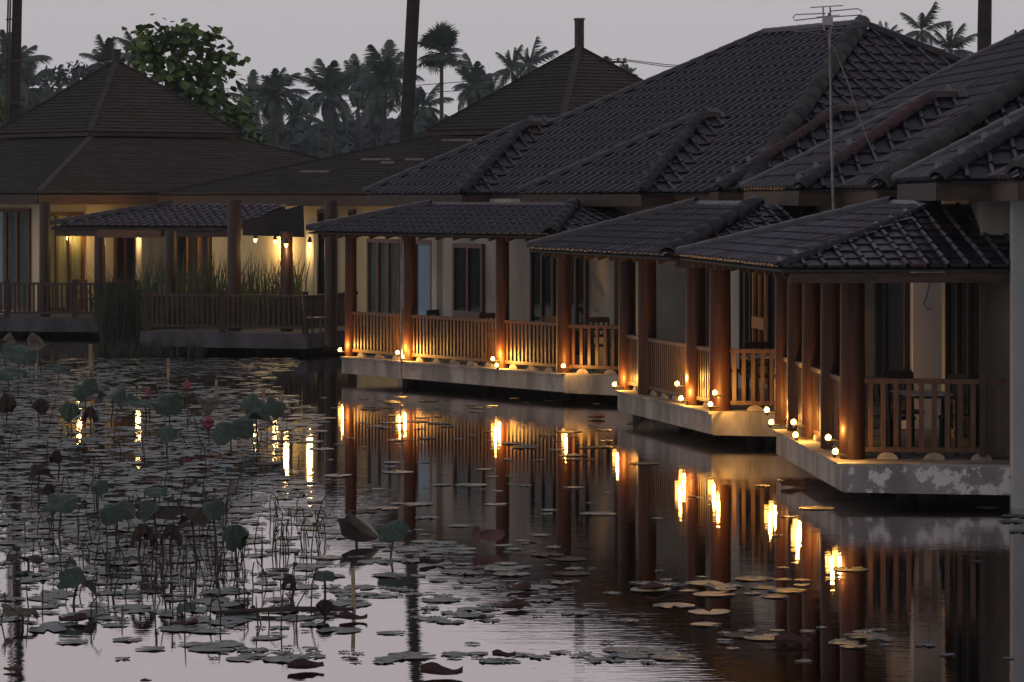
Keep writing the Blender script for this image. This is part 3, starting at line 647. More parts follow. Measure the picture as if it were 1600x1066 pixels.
# ------------------------------------------------------------------ furniture on the decks
def chair_mesh():
    L = []
    for x in (-.19, .19):
        L.append(('leg', MB().box((x, -.18, .22), (.04, .04, .44)))); L.append(('leg', MB().bar((x, .19, 0), (x, .24, .95), .04, .04, Vector((1, 0, 0)))))
    L.append(('seat', MB().box((0, 0, .45), (.44, .42, .04))))
    b = MB(); b.bar((-.19, .24, .92), (.19, .24, .92), .03, .1); b.bar((-.19, .215, .62), (.19, .215, .62), .03, .06)
    for x in (-.1, 0, .1): b.bar((x, .215, .62), (x, .238, .9), .02, .04, Vector((1, 0, 0)))
    L.append(('backrest', b)); return [(n, m.mesh(n)) for n, m in L]
CHM = {}
for k in ('dark_wood', 'chair_wood'):
    CHM[k] = chair_mesh()
    for n, me in CHM[k]: me.materials.append(MATS[k])
def chair(p, rz, label, k='dark_wood'):
    T = thing('chair', (p.x, p.y, .702), label, 'chair', 'chairs on the decks'); M = Matrix.Translation((p.x, p.y, .702)) @ Matrix.Rotation(rz, 4, 'Z')
    T.matrix_basis = M; WM[T.name] = M
    for n, me in CHM[k]: link(n, me, None, T, M)
def table(p, rz, label, cloth=False):
    M = Matrix.Translation((p.x, p.y, .702)) @ Matrix.Rotation(rz, 4, 'Z'); T = link('table', None, None, None, M, label=label, category='table', group='tables on the decks')
    tm = MB().box((0, 0, .74), (.85, .8, .04)).mesh('table_top'); link('table_top', tm, 'dark_wood', T, M)
    for x in (-.36, .36):
        for y in (-.34, .34): link('leg', MB().box((x, y, .36), (.05, .05, .72)).mesh('leg'), 'dark_wood', T, M)
    if cloth:
        link('cloth', MB().box((0, 0, .768), (.6, .86, .012)).mesh('cloth'), 'cloth_white', T, M)
def dk(h, s, t): return h['fd'] + h['du'] * s + h['dv'] * t
for s, t, rz, lab, k in ((.9, 1.1, 2.3, 'dark chair behind the far left end of the long deck railing', 'dark_wood'), (1.9, 1.2, 1.0, 'dark chair left of the second post on the long deck', 'dark_wood'), (4.0, 1.0, .4, 'brown wooden chair in front of the panelled door on the long deck', 'chair_wood'),
        (5.9, 1.0, -.3, 'dark chair right of the third post on the long deck', 'dark_wood'), (7.0, 1.4, .2, 'dark chair by the near corner of the long deck', 'dark_wood')): chair(dk(h3, s, t), rz, lab, k)
table(dk(h3, 1.3, 1.9), .6, 'dark table at the far left end of the long deck'); table(dk(h3, 6.4, 1.5), .6, 'dark table between two chairs near the corner of the long deck', True)
for s, t, rz, lab in ((1.0, 1.3, 1, 'dark chair at the far end of the middle house deck'), (2.6, 1.2, 2, 'dark chair behind the middle railing panel of the middle house deck'), (4.2, 1.2, .3, 'dark chair behind the near corner post of the middle house deck'), (4.9, 1.9, -.5, 'dark chair facing the gold-framed door of the middle house')): chair(dk(h2, s, t), rz, lab)
table(dk(h2, 4.6, 1.25), .2, 'dark table set with white cloth on the middle house deck', True)
for s, t, rz, lab in ((4.3, .85, 2.2, 'dark chair left of the table on the nearest deck'), (4.1, 1.75, -.4, 'dark chair right of the table on the nearest deck'), (3.2, 1.2, .2, 'dark chair behind the table on the nearest deck')): chair(dk(h1, s, t), rz, lab)
table(dk(h1, 4.45, 1.2), .1, 'dark table set with white cloth on the nearest deck', True)
chair(at(172, 86.5), 2.0, 'brown chair beside the reeds on the left pavilion deck', 'chair_wood'); chair(at(130, 87.5), .5, 'brown chair behind the railing of the left pavilion deck', 'chair_wood')
chair(at(495, 73.5), 1.2, 'dark chair between the pavilion deck and the long deck')

# thin grey pipe in front of the long deck
p = on_line(627, h3['fd'] - h3['dv'] * .1, h3['nd'] - h3['dv'] * .1)
solo('thin_pipe', MB().tube([(p.x, p.y, .3), (p.x, p.y, 3.1)], .02, 8), 'metal_pole', 'thin grey pipe standing in front of the long deck railing', 'pipe')

# ------------------------------------------------------------------ television antenna, utility pole
YA = 45.2
an = thing('television_antenna', at(1303, YA, 3.6), 'metal television antenna on a thin mast in front of the tiled roofs', 'antenna')
part('mast', MB().tube([at(1303, YA, zat(345, YA)), at(1299, YA, zat(200, YA)), at(1296, YA, zat(40, YA)), at(1295, YA, zat(20, YA))], [.024, .022, .018, .016], 8), 'metal_pole', an)
def apt(x, y, dy=0): return at(x, YA + dy, zat(y, YA))
for pts_, r in (([(1266, 12), (1317, 8)], .008), ([(1240, 48), (1290, 53), (1320, 50)], .007), ([(1276, 27), (1312, 23)], .007)): part('element', MB().tube([apt(x, y, .1 * i) for i, (x, y) in enumerate(pts_)], r, 6), 'antenna', an)
for y0, dx in ((19, 0), (37, 1)):
    lp = [(1290, y0 - 2 + 4), (1243, y0 + 4), (1239, y0 + 8), (1242, y0 + 13), (1288, y0 + 8)]
    part('folded_dipole', MB().tube([apt(x + dx, y) for x, y in lp], .009, 6), 'antenna', an)
    lp = [(1296, y0 - 2), (1340, y0 - 6), (1347, y0 - 2), (1345, y0 + 4), (1300, y0 + 7)]
    part('folded_dipole', MB().tube([apt(x + dx, y, .1) for x, y in lp], .009, 6), 'antenna', an)
part('boom', MB().tube([apt(1286, 11), apt(1288, 48)], .012, 6).tube([apt(1297, 10, .2), apt(1299, 50, .2)], .012, 6), 'antenna', an)
part('junction_box', MB().box(apt(1293, 33), (.14, .14, .12)), 'antenna', an)
part('guy_wire', MB().tube([apt(1301, 70), apt(1325, 130), apt(1352, 210), apt(1370, 252)], .009, 5), 'metal_pole', an)
YU = 150
up = thing('utility_pole', at(947, YU, .4), 'utility pole with insulators and wires behind the finial pavilion', 'pole')
part('shaft', MB().tube([at(947, YU, .4), at(947, YU, zat(88, YU))], [.16, .12], 8), 'concrete_dark', up)
part('crossarm', MB().bar(at(942, YU, zat(97, YU)), at(979, YU, zat(97, YU)), .1, .1), 'trunk_dark', up)
for px in (953, 966, 976): part('insulator', MB().tube([at(px, YU, zat(96, YU)), at(px, YU, zat(92.5, YU)), at(px, YU, zat(90.5, YU))], [.06, .09, .05], 8), 'stone', up)
for px, dy in ((966, 0), (976, 3)):
    part('wire', MB().tube([at(px, YU, zat(92 + dy, YU)), at(1040, 152, zat(101 + dy, 152)), at(1200, 156, zat(112, 156)), at(1500, 165, zat(90, 165))], .02, 5), 'wire', up)
    part('wire', MB().tube([at(px, YU, zat(92 + dy, YU)), at(800, 155, zat(122 + 4*dy, 155)), at(540, 165, zat(142 + 5*dy, 165)), at(300, 175, zat(138 + 5*dy, 175)), at(-50, 190, zat(120, 190))], .02, 5), 'wire', up)

# ------------------------------------------------------------------ trees
def bare_trunk(px0, px1, wpx, Y, label, ladder=False):
    T = thing('palm_trunk', at(px1, Y, .4), label, 'tree trunk'); top = 19; base = at(px1, Y, .4); d = (px0 - px1) * Y / F; zt = zat(0, Y); ylo = zat(213, Y)
    pts_ = []; rr = []; r0 = wpx * Y / F / 2
    for k in range(25):
        z = .4 + (top - .4) * k / 24; f = (z - ylo) / (zt - ylo); pts_.append(at(px1, Y, z) + Vector((d * f, 0, 0))); rr.append(r0 * (1.08 - .012 * k) * random.uniform(.97, 1.03))
    part('trunk', MB().tube(pts_, rr, 14), 'trunk_dark', T)
    crown(T, pts_[-1], 'fan', 22, 1.7)
    if ladder:
        for dx in (-6.5, -3):
            part('ladder_pole', MB().tube([p + Vector((dx * Y / F - r0 * .7, -.25, 0)) for p in pts_[8:]], .035, 6), 'trunk', T)
        for k in range(9, 24, 2): part('rung', MB().bar(pts_[k] + Vector((-6.6 * Y / F - r0, -.27, 0)), pts_[k] + Vector((r0, -.3, .05)), .05, .05), 'trunk', T)
# palm crowns
def frond_mesh(L, droop, seed, wind=0.0, dens=26):
    rnd = random.Random(seed); m = MB(); pts_ = []; n = 9
    for i in range(n + 1):
        f = i / n; pts_.append(Vector((wind * f * f * L * .3, L * (f - .18 * droop * f * f * f), L * (.30 * f - droop * .62 * f * f))))
    m.tube(pts_, [.05 * (1 - .85 * i / n) for i in range(n + 1)], 4, False)
    for k in range(dens):
        f = .14 + .86 * k / dens; x = f * n; i = min(n - 1, int(x)); p = pts_[i].lerp(pts_[i + 1], x - i); tdir = (pts_[i + 1] - pts_[i]).normalized()
        ll = L * .30 * math.sin(math.pi * (.2 + .72 * f)) * rnd.uniform(.8, 1.15)
        for sd in (-1, 1):
            d = (Vector((sd, 0, 0)) * .8 + tdir * .6 + Vector((wind * .6, 0, -.35 - .3 * rnd.random()))).normalized(); e = p + d * ll * .55; e2 = p + d * ll + Vector((wind * .1, 0, -.35 * ll)); w_ = tdir * .055
            m.add([p - w_, p + w_, e + w_ * 1.1, e - w_ * 1.1, e2], [(0, 1, 2, 3), (3, 2, 4)])
    me = m.mesh('frond'); me.materials.append(MATS['frond']); return me
def fan_mesh(L, seed):
    rnd = random.Random(seed); m = MB(); st = L * .5; m.tube([(0, 0, 0), (0, st * .5, .06), (0, st, .02)], [.04, .03, .025], 4, False); n = 22
    for k in range(n):
        a = R(-125 + 250 * k / (n - 1)); rl = L * .52 * rnd.uniform(.86, 1.08); c = Vector((0, st, .02)); a2 = a + R(5.2); a0 = a - R(5.2)
        f = lambda an, r_, z: c + Vector((math.sin(an) * r_, math.cos(an) * r_, z))
        m.add([c, f(a0, rl * .65, .05 + .02 * (k % 2)), f(a, rl, -.10 * rl - .05 * rnd.random()), f(a2, rl * .65, .05 - .02 * (k % 2))], [(0, 3, 2, 1)])
    me = m.mesh('fan_leaf'); me.materials.append(MATS['frond']); return me
FR = [frond_mesh(3.4, d_, i) for i, d_ in enumerate((.5, .75, 1.0, 1.25, 1.5))]
FRW = [frond_mesh(3.4, d_, 20 + i, 1.0) for i, d_ in enumerate((.3, .5, .7, .9, 1.1))]
FAN = [fan_mesh(2.0, i) for i in range(4)]
def crown(T, top, kind, n, scale=1.0, seed=0):
    if kind == 'coco': n = int(n * 1.5); scale *= 1.02 + .22 * ((seed * 7) % 10) / 10
    rnd = random.Random(seed * 31 + n); ms = {'coco': FR, 'wind': FRW, 'fan': FAN}[kind]
    for k in range(n):
        az = k * 2.39996 + rnd.uniform(-.3, .3); f = k / n
        pitch = R(72 - 120 * f) if kind != 'fan' else R(85 - 135 * f)
        pitch += R(rnd.uniform(-20, 16)); sc = scale * rnd.uniform(.65, 1.15)
        me = ms[min(len(ms) - 1, int(f * len(ms)))] if kind != 'fan' else rnd.choice(ms)
        if kind == 'wind': az = az * .55 - 1.9
        M = Matrix.Translation(top) @ Matrix.Rotation(az, 4, 'Z') @ Matrix.Rotation(pitch, 4, 'X') @ Matrix.Scale(sc, 4)
        link('frond' if kind != 'fan' else 'fan_leaf', me, None, T, M)
def palm(px, ptop, Y, kind, n, scale, label, lean=0, group='palms beyond the houses'):
    top = at(px, Y, zat(ptop, Y)); T = thing('coconut_palm' if kind != 'fan' else 'fan_palm', at(px, Y, .4) - Vector((lean, 0, 0)), label, 'palm tree', group)
    b0 = Vector((top.x - lean, Y, .4)); pts_ = [b0.lerp(top, k / 8) + Vector((-lean * .25 * math.sin(math.pi * k / 8), 0, 0)) for k in range(9)]
    part('trunk', MB().tube(pts_, [.2 - .008 * k for k in range(9)], 8), 'trunk', T); crown(T, top, kind, n, scale, int(px))
    return T
bare_trunk(646, 635, 22, 104, 'tall dark leaning palm trunk rising behind the finial pavilion')
bare_trunk(1539, 1536, 23, 96, 'tall dark palm trunk at the right behind the nearest roof')
bare_trunk(27, 22, 17, 118, 'tall dark palm trunk with a bamboo ladder at the far left', True)
fp = palm(690, 82, 250, 'fan', 46, 1.12, 'round-headed fan palm right of the leaning dark trunk')
PL = [(430, 152, 290, 'coco', 20, 1.0, 'coconut palm just right of the leafy green tree'), (513, 150, 300, 'coco', 20, 1.05, 'coconut palm at the middle of the gap between the pavilions'), (556, 128, 330, 'coco', 18, .9, 'hazy taller coconut palm left of the leaning dark trunk'),
      (604, 128, 310, 'coco', 22, 1.05, 'coconut palm closest left of the leaning dark trunk'), (580, 165, 360, 'coco', 18, 1.0, 'low hazy coconut palm left of the leaning dark trunk'), (742, 138, 300, 'coco', 18, .9, 'low coconut palm right of the fan palm'), (800, 110, 330, 'wind', 14, .95, 'windblown coconut palm left of the finial roof'), (826, 104, 340, 'wind', 14, 1.0, 'windblown coconut palm touching the finial roof slope'),
      (660, 170, 340, 'coco', 16, 1.0, 'coconut palm half hidden behind the fan palm trunk'), (765, 150, 360, 'coco', 16, .9, 'hazy small coconut palm between fan palm and finial roof'), (165, 102, 280, 'coco', 16, .8, 'coconut palm peeping over the left slope of the left pavilion'), (14, 112, 270, 'coco', 18, 1.0, 'coconut palm behind the bamboo ladder trunk'), (42, 140, 280, 'coco', 16, .9, 'low coconut palm right of the bamboo ladder trunk'),
      (212, 85, 300, 'coco', 14, .7, 'coconut palm hidden between the left roof peak and leafy tree'), (470, 185, 350, 'coco', 16, 1.0, 'low hazy coconut palm left in the gap between pavilions'), (392, 158, 330, 'coco', 14, .9, 'hazy coconut palm behind the leafy green tree'), (979, 118, 260, 'coco', 12, .35, 'tiny coconut palm top right of the finial roof'),
      (1385, 58, 300, 'wind', 13, .6, 'small windblown palm behind the hipped tiled roof'), (1440, 50, 290, 'wind', 14, .85, 'tallest windblown palm behind the nearest roof'), (1485, 80, 290, 'wind', 18, .95, 'broad windblown palm left of the right dark trunk'), (1590, 66, 300, 'coco', 10, .4, 'palm top at the right edge behind the nearest roof'), (360, 190, 300, 'coco', 14, .9, 'low palm behind the right slope of the left pavilion')]
for i, (px, py, Y, k, n, sc, lab) in enumerate(PL): palm(px, py, Y, k, n, sc, lab, random.uniform(-.8, .8))
# broad-leaved tree behind the left pavilion
YT = 112
tr = thing('broadleaf_tree', at(300, YT, .4), 'bright green broad-leaved tree behind the left shingled pavilion', 'tree')
tb = at(305, YT, .4); tt = at(292, YT, zat(110, YT))
part('trunk', MB().tube([tb, tb.lerp(tt, .5) + Vector((.2, 0, 0)), tt], [.22, .16, .07], 10), 'trunk', tr)
LV = [(0, 0, 0), (-.5, .35, .05), (-.42, .75, 0), (0, 1.05, -.16), (.42, .75, 0), (.5, .35, .05), (0, .55, -.05)]
LF = [(0, 6, 2, 1), (6, 3, 2, 2), (0, 5, 4, 6), (6, 4, 3, 3)]
lm = MB().add(LV, [(0, 6, 2, 1), (6, 3, 2), (0, 5, 4, 6), (6, 4, 3)], True).mesh('leaf'); lm.materials.append(MATS['leaf'])
lob = [(236, 62, 22, 22), (262, 52, 20, 14), (290, 54, 24, 14), (318, 64, 22, 16), (226, 84, 18, 16), (256, 84, 26, 18), (296, 92, 30, 20), (334, 90, 16, 14), (246, 112, 28, 18), (282, 124, 34, 22), (322, 126, 24, 16), (258, 146, 30, 20), (300, 158, 36, 22), (340, 154, 26, 18), (366, 170, 18, 18), (330, 190, 40, 18), (380, 196, 16, 18), (360, 86, 10, 12), (358, 112, 9, 8), (270, 180, 44, 24)]
mats_ = []; rnd = random.Random(3); limbs = []
for (lx, ly, rx, ry) in lob:
    c = at(lx, YT + rnd.uniform(-.8, .8), zat(ly, YT)); limbs.append(c); n = int(rx * ry / 8.5) + 8
    for k in range(n):
        u_ = Vector((rnd.gauss(0, 1), rnd.gauss(0, 1), rnd.gauss(0, 1))).normalized() * rnd.uniform(.55, 1.0) ** .5
        p = c + Vector((u_.x * rx * YT / F, u_.y * rx * YT / F * .9, u_.z * ry * YT / F)) + Vector((rnd.gauss(0, .22), rnd.gauss(0, .2), rnd.gauss(0, .2)))
        az = math.atan2(u_.x, u_.y) + rnd.gauss(0, .6)
        M = Matrix.Translation(p) @ Matrix.Rotation(-az, 4, 'Z') @ Matrix.Rotation(R(rnd.uniform(-75, 10)), 4, 'X') @ Matrix.Rotation(rnd.uniform(-.6, .6), 4, 'Y') @ Matrix.Scale(rnd.uniform(.19, .40), 4)
        mats_.append(M)
for i, c in enumerate(limbs): part('limb', MB().tube([tb.lerp(tt, .45 + .03 * i), tb.lerp(tt, .7).lerp(c, .6) + Vector((0, 0, -.2)), c], [.06, .035, .012], 6), 'trunk', tr)
mats_.sort(key=lambda M: M.translation.y)
for M in mats_[:300]: link('leaf', lm, None, tr, M)
V, Fq = merge(LV, [(0, 6, 2, 1), (6, 3, 2, 1), (0, 5, 4, 6), (5, 4, 3, 6)], mats_[300:])
link('crown', np_mesh('crown', V, Fq, 'leaf'), None, tr, kind='stuff')
# small bush leaves lower right of that tree and the far wood
def leaf_cloud(lobes, leaf, seed, dens):
    r_ = np.random.default_rng(seed); Vs = []
    for (c, rx, ry, rz) in lobes:
        n = int(dens * rx * rz); d = r_.normal(size=(n, 3)); d /= np.linalg.norm(d, axis=1)[:, None]; p = np.array(c) + d * np.array([rx, ry, rz]) * (r_.uniform(.55, 1.08, size=(n, 1)))
        a = r_.normal(size=(n, 3)); a /= np.linalg.norm(a, axis=1)[:, None]; b_ = np.cross(a, r_.normal(size=(n, 3))); b_ /= np.linalg.norm(b_, axis=1)[:, None]
        s_ = leaf * r_.uniform(.6, 1.3, size=(n, 1)); Vs.append(np.stack([p - a * s_, p - b_ * s_ * .5, p + a * s_, p + b_ * s_ * .5], 1))
    V = np.concatenate(Vs).reshape(-1, 3); return V, np.arange(len(V)).reshape(-1, 4)
lobes = []; rnd = random.Random(11)
def topline(px):
    for (x0, y0), (x1, y1) in zip(TOP, TOP[1:]):
        if x0 <= px <= x1: return y0 + (y1 - y0) * (px - x0) / (x1 - x0)
    return 205
TOP = [(-80, 140), (40, 150), (100, 125), (135, 128), (200, 150), (380, 175), (420, 190), (520, 190), (560, 175), (640, 180), (720, 185), (800, 165), (1000, 160), (1700, 200)]
for k in range(150):
    px = -80 + 1780 * (k + rnd.random()) / 150; Y = rnd.uniform(300, 400); zt = zat(topline(px) + rnd.uniform(-4, 30), Y); rz = rnd.uniform(1.6, 3.2)
    z = zt - rz
    while z > -1: lobes.append((tuple(at(px + rnd.uniform(-12, 12), Y, z)), rnd.uniform(2.5, 4.5), 2.5, rz)); z -= rz * 1.15
V, Fq = leaf_cloud(lobes, .8, 5, 16)
o = link('distant_wood', np_mesh('distant_wood', V, Fq, 'far_leaf'), None, None, label='hazy dark wood filling the skyline behind the houses', category='wood', kind='stuff')
for (px, py, rx, ry, Y, lab) in ((110, 128, 60, 40, 240, 'hazy rounded tree left of the left pavilion peak'), (0, 165, 40, 40, 130, 'dark leafy bush at the left edge under the ladder trunk'), (398, 218, 26, 16, 106, 'small leafy bush at the right slope of the left pavilion')):
    T = thing('leafy_tree', at(px, Y, .4), lab, 'tree', 'leafy trees behind the pavilions'); lb = []
    for k in range(9): lb.append((tuple(at(px + rnd.uniform(-rx, rx) * .6, Y + rnd.uniform(-1, 1), zat(py + rnd.uniform(-.5, .7) * ry, Y))), rx * Y / F * .5, rx * Y / F * .4, ry * Y / F * .45))
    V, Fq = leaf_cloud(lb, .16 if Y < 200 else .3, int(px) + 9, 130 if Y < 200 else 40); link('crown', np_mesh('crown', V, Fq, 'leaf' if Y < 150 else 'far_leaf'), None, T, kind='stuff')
    part('trunk', MB().tube([at(px, Y, .4), at(px + 2, Y, zat(py, Y))], [.2, .08], 8), 'trunk', T)

# ------------------------------------------------------------------ reeds
def reeds(name, label, pxr, Yr, hr, n, seed, zb=.0, spread=.25, matn='reed'):
    r_ = random.Random(seed); m = MB()
    for k in range(n):
        Y = r_.uniform(*Yr); b0 = at(r_.uniform(*pxr), Y, zb); h = r_.uniform(*hr); lean = Vector((r_.gauss(.05, spread), r_.gauss(0, spread * .6), 0)) * h * .5; w_ = Vector((r_.uniform(.008, .017), r_.uniform(-.008, .008), 0))
        a_, c_, e_ = b0, b0 + lean * .3 + Vector((0, 0, h * .6)), b0 + lean + Vector((0, 0, h * r_.uniform(.85, 1)))
        m.add([a_ - w_, a_ + w_, c_ + w_, c_ - w_, e_], [(0, 1, 2, 3), (3, 2, 4)])
    o = solo(name, m, matn, label, 'reeds', kind='stuff')
reeds('reed_bed', 'tall green reeds lit by the wall light behind the pavilion deck', (225, 474), (78.4, 80.5), (.9, 2.5), 800, 1, .4)
reeds('reed_clump', 'dark reed clump growing in the water between the two pavilion decks', (158, 226), (78.5, 83), (.5, 2.3), 520, 2, .1, .45, 'reed_dark')
reeds('sedge_tuft', 'low dark sedge at the waterline under the pavilion deck', (170, 320), (75.5, 78), (.12, .5), 260, 3, .15, .9, 'reed_dark')

# ------------------------------------------------------------------ water plants (heights over the water, lifted to the water level at the end)
CW = CH - WZ; before = set(o.name for o in col.objects)
def on_w(px, py, z): return at(px, F * (CW - z) / (py - HZ), z)
def zw(py, Y): return CW - (py - HZ) * Y / F
def pad_geo(seed, n=20):
    r_ = random.Random(seed); v = [(0, 0, .008)]; f = []; notch = R(14)
    for k in range(n + 1):
        a = notch + (2 * math.pi - 2 * notch) * k / n; rr = 1 + r_.uniform(-.07, .05); v.append((math.cos(a) * rr * .55, math.sin(a) * rr * .55, .012 + r_.uniform(0, .006)))
    for k in range(n + 1):
        a = notch + (2 * math.pi - 2 * notch) * k / n; rr = 1 + r_.uniform(-.09, .05); v.append((math.cos(a) * rr, math.sin(a) * rr, .008 + max(0, r_.gauss(.004, .02))))
    for k in range(n): f += [(0, 1 + k, 2 + k, 2 + k), (1 + k, n + 2 + k, n + 3 + k, 2 + k)]
    return v, f
PG = [pad_geo(i) for i in range(5)]
def tri_mesh(name, v, f, material):
    me = bpy.data.meshes.new(name); me.from_pydata(v, [], [tuple(dict.fromkeys(q)) for q in f]); me.update(); me.materials.append(MATS[material]); return me
PM = [tri_mesh('lily_pad', v, f, 'pad') for v, f in PG]; PMB = [tri_mesh('lily_pad', v, f, 'pad_brown') for v, f in PG[:2]]
def dens(px, py):
    d = 0
    edge = 470 + 40 * math.sin(py * .05) if py < 780 else 520 + (py - 780) * .2
    if 560 < py < 880: d = 1.0 if px < edge - 90 else (.55 if px < edge else 0)
    if 620 < py < 900 and px > edge: d = max(d, .03 if px < 950 else .009)
    if py < 600: d *= .6
    if 880 <= py < 985: d = max(d, .36 if px < 560 else (.07 if px < 1000 else .012)); 
    if 845 < py < 975 and 540 < px < 900: d = max(d, .55 * (1 if noise.noise((px * .012, py * .05, 3)) > -.1 else .15))
    if 985 <= py < 1020: d = max(d, .2 if px < 640 else .02)
    if py >= 1020: d = max(d, .6 if 330 < px < 1060 else .05)
    if 905 < py < 930 and 1000 < px < 1300: d = max(d, .3)
    if 985 < py < 1015 and 1130 < px < 1390: d = max(d, .6)
    if 1035 < py and 1050 < px < 1300: d = max(d, .4)
    nz = noise.noise((px * .006, py * .03, 1.7)); return d * max(.12, min(1.3, .75 + 1.6 * nz))
pads = []; rnd = random.Random(21)
for k in range(42000):
    Y = rnd.uniform(25.5, 80); X = rnd.uniform(-.25, .17) * Y; px, py = 800 + F * X / Y, HZ + F * CW / Y
    if not (-450 < px < 1600): continue
    if X > 2.2 and Y > 46: continue
    if rnd.random() < dens(abs(px), py) * 1.35 * (Y / 50): pads.append((X, Y))
# thin out strong overlaps
keep = []; grid = {}
for X, Y in pads:
    r_ = rnd.choice((.06, .08, .11, .15, .22)) * (.9 if Y < 34 else 1.0) ; c = (int(X / .5), int(Y / .5)); bad = False
    for i in (-1, 0, 1):
        for j in (-1, 0, 1):
            for (x2, y2, r2) in grid.get((c[0] + i, c[1] + j), ()):
                if (x2 - X) ** 2 + (y2 - Y) ** 2 < ((r_ + r2) * .6) ** 2: bad = True
    if not bad: grid.setdefault(c, []).append((X, Y, r_)); keep.append((X, Y, r_))
keep.sort(key=lambda a: a[1] / a[2] + (1e6 if a[0] / a[1] < -.163 else 0)); print('pads', len(keep))
rest = [[] for _ in PG]; restb = []
for i, (X, Y, r_) in enumerate(keep):
    M = Matrix.Translation((X, Y, .004 + .003 * rnd.random())) @ Matrix.Rotation(rnd.uniform(0, 6.28), 4, 'Z') @ Matrix.Diagonal((r_, r_ * rnd.uniform(.8, 1), .22, 1)); br = rnd.random() < .07
    if i < 300:
        o = link('lily_pad', (rnd.choice(PMB) if br else rnd.choice(PM)), None, None, M)
        if br: o['label'] = 'rusty brown lily pad floating flat among the green pads'
        else: o['label'] = 'flat grey-green lily pad floating on the pond'
        o['category'] = 'lily pad'; o['group'] = 'brown floating lily pads' if br else 'green floating lily pads'
    elif br: restb.append(M)
    else: rest[i % 5].append(M)
VV = []; FF = []; off = 0
for k in range(5):
    if rest[k]:
        V, Fq = merge(PG[k][0], PG[k][1], rest[k]); VV.append(V); FF.append(Fq + off); off += len(V)
def joined(name, V, Fq, material, label):
    fs = [tuple(dict.fromkeys(map(int, q))) for q in Fq]; me = bpy.data.meshes.new(name); me.from_pydata(V.tolist(), [], fs); me.update(); me.materials.append(MATS[material])
    link(name, me, None, None, None, label=label, category='lily pads', kind='stuff')
joined('lily_pad_carpet', np.concatenate(VV), np.concatenate(FF), 'pad', 'carpet of distant grey-green lily pads covering the left of the pond')
if restb: V, Fq = merge(PG[0][0], PG[0][1], restb); joined('withered_pad_carpet', V, Fq, 'pad_brown', 'scattered distant brown lily pads on the left of the pond')

# raised lotus leaves: bowl, droop (folded umbrella) or upright
def lotus_mesh(kind, seed, material):
    r_ = random.Random(seed); n = 28; rings = 6; v = [(0, 0, 0)]; f = []; ph = r_.uniform(0, 6)
    for j in range(1, rings + 1):
        q = j / rings
        for k in range(n):
            a = 2 * math.pi * k / n; wv = math.sin(a * 3 + ph) * .5 + math.sin(a * 5 + 2 * ph) * .35 + r_.uniform(-.08, .08)
            rag = 1 + .13 * math.sin(a * 2 + ph * 3) + .07 * math.sin(a * 7 + ph) + .05 * math.sin(a * 11)
            if kind == 'bowl': rr = q * rag; z = .16 * q + .30 * q * q * wv - .22 * q ** 3
            elif kind == 'droop': pl = math.sin(a * 6 + ph) ; rr = q * (.60 - .16 * q + .13 * pl * q) * rag; z = .10 * q - (.85 + .3 * math.sin(a * 2 + ph)) * q ** 2 + .08 * pl * q
            elif kind == 'fold': rr = q * rag; z = .62 * q * abs(math.sin(a + ph)) ** 1.5 - .42 * q * q * abs(math.cos(a + ph)) + .22 * wv * q * q
            else: rr = q * rag * (1 - .12 * q * abs(wv)); z = .30 * q * q * wv - .38 * q * q
            v.append((math.cos(a) * rr, math.sin(a) * rr, z))
    for k in range(n): f.append((0, 1 + k, 1 + (k + 1) % n))
    for j in range(rings - 1):
        for k in range(n): a0 = 1 + j * n; f.append((a0 + k, a0 + n + k, a0 + n + (k + 1) % n, a0 + (k + 1) % n))
    m = MB(); m.add(v, f, True); me = m.mesh('blade'); me.materials.append(MATS[material]); return me
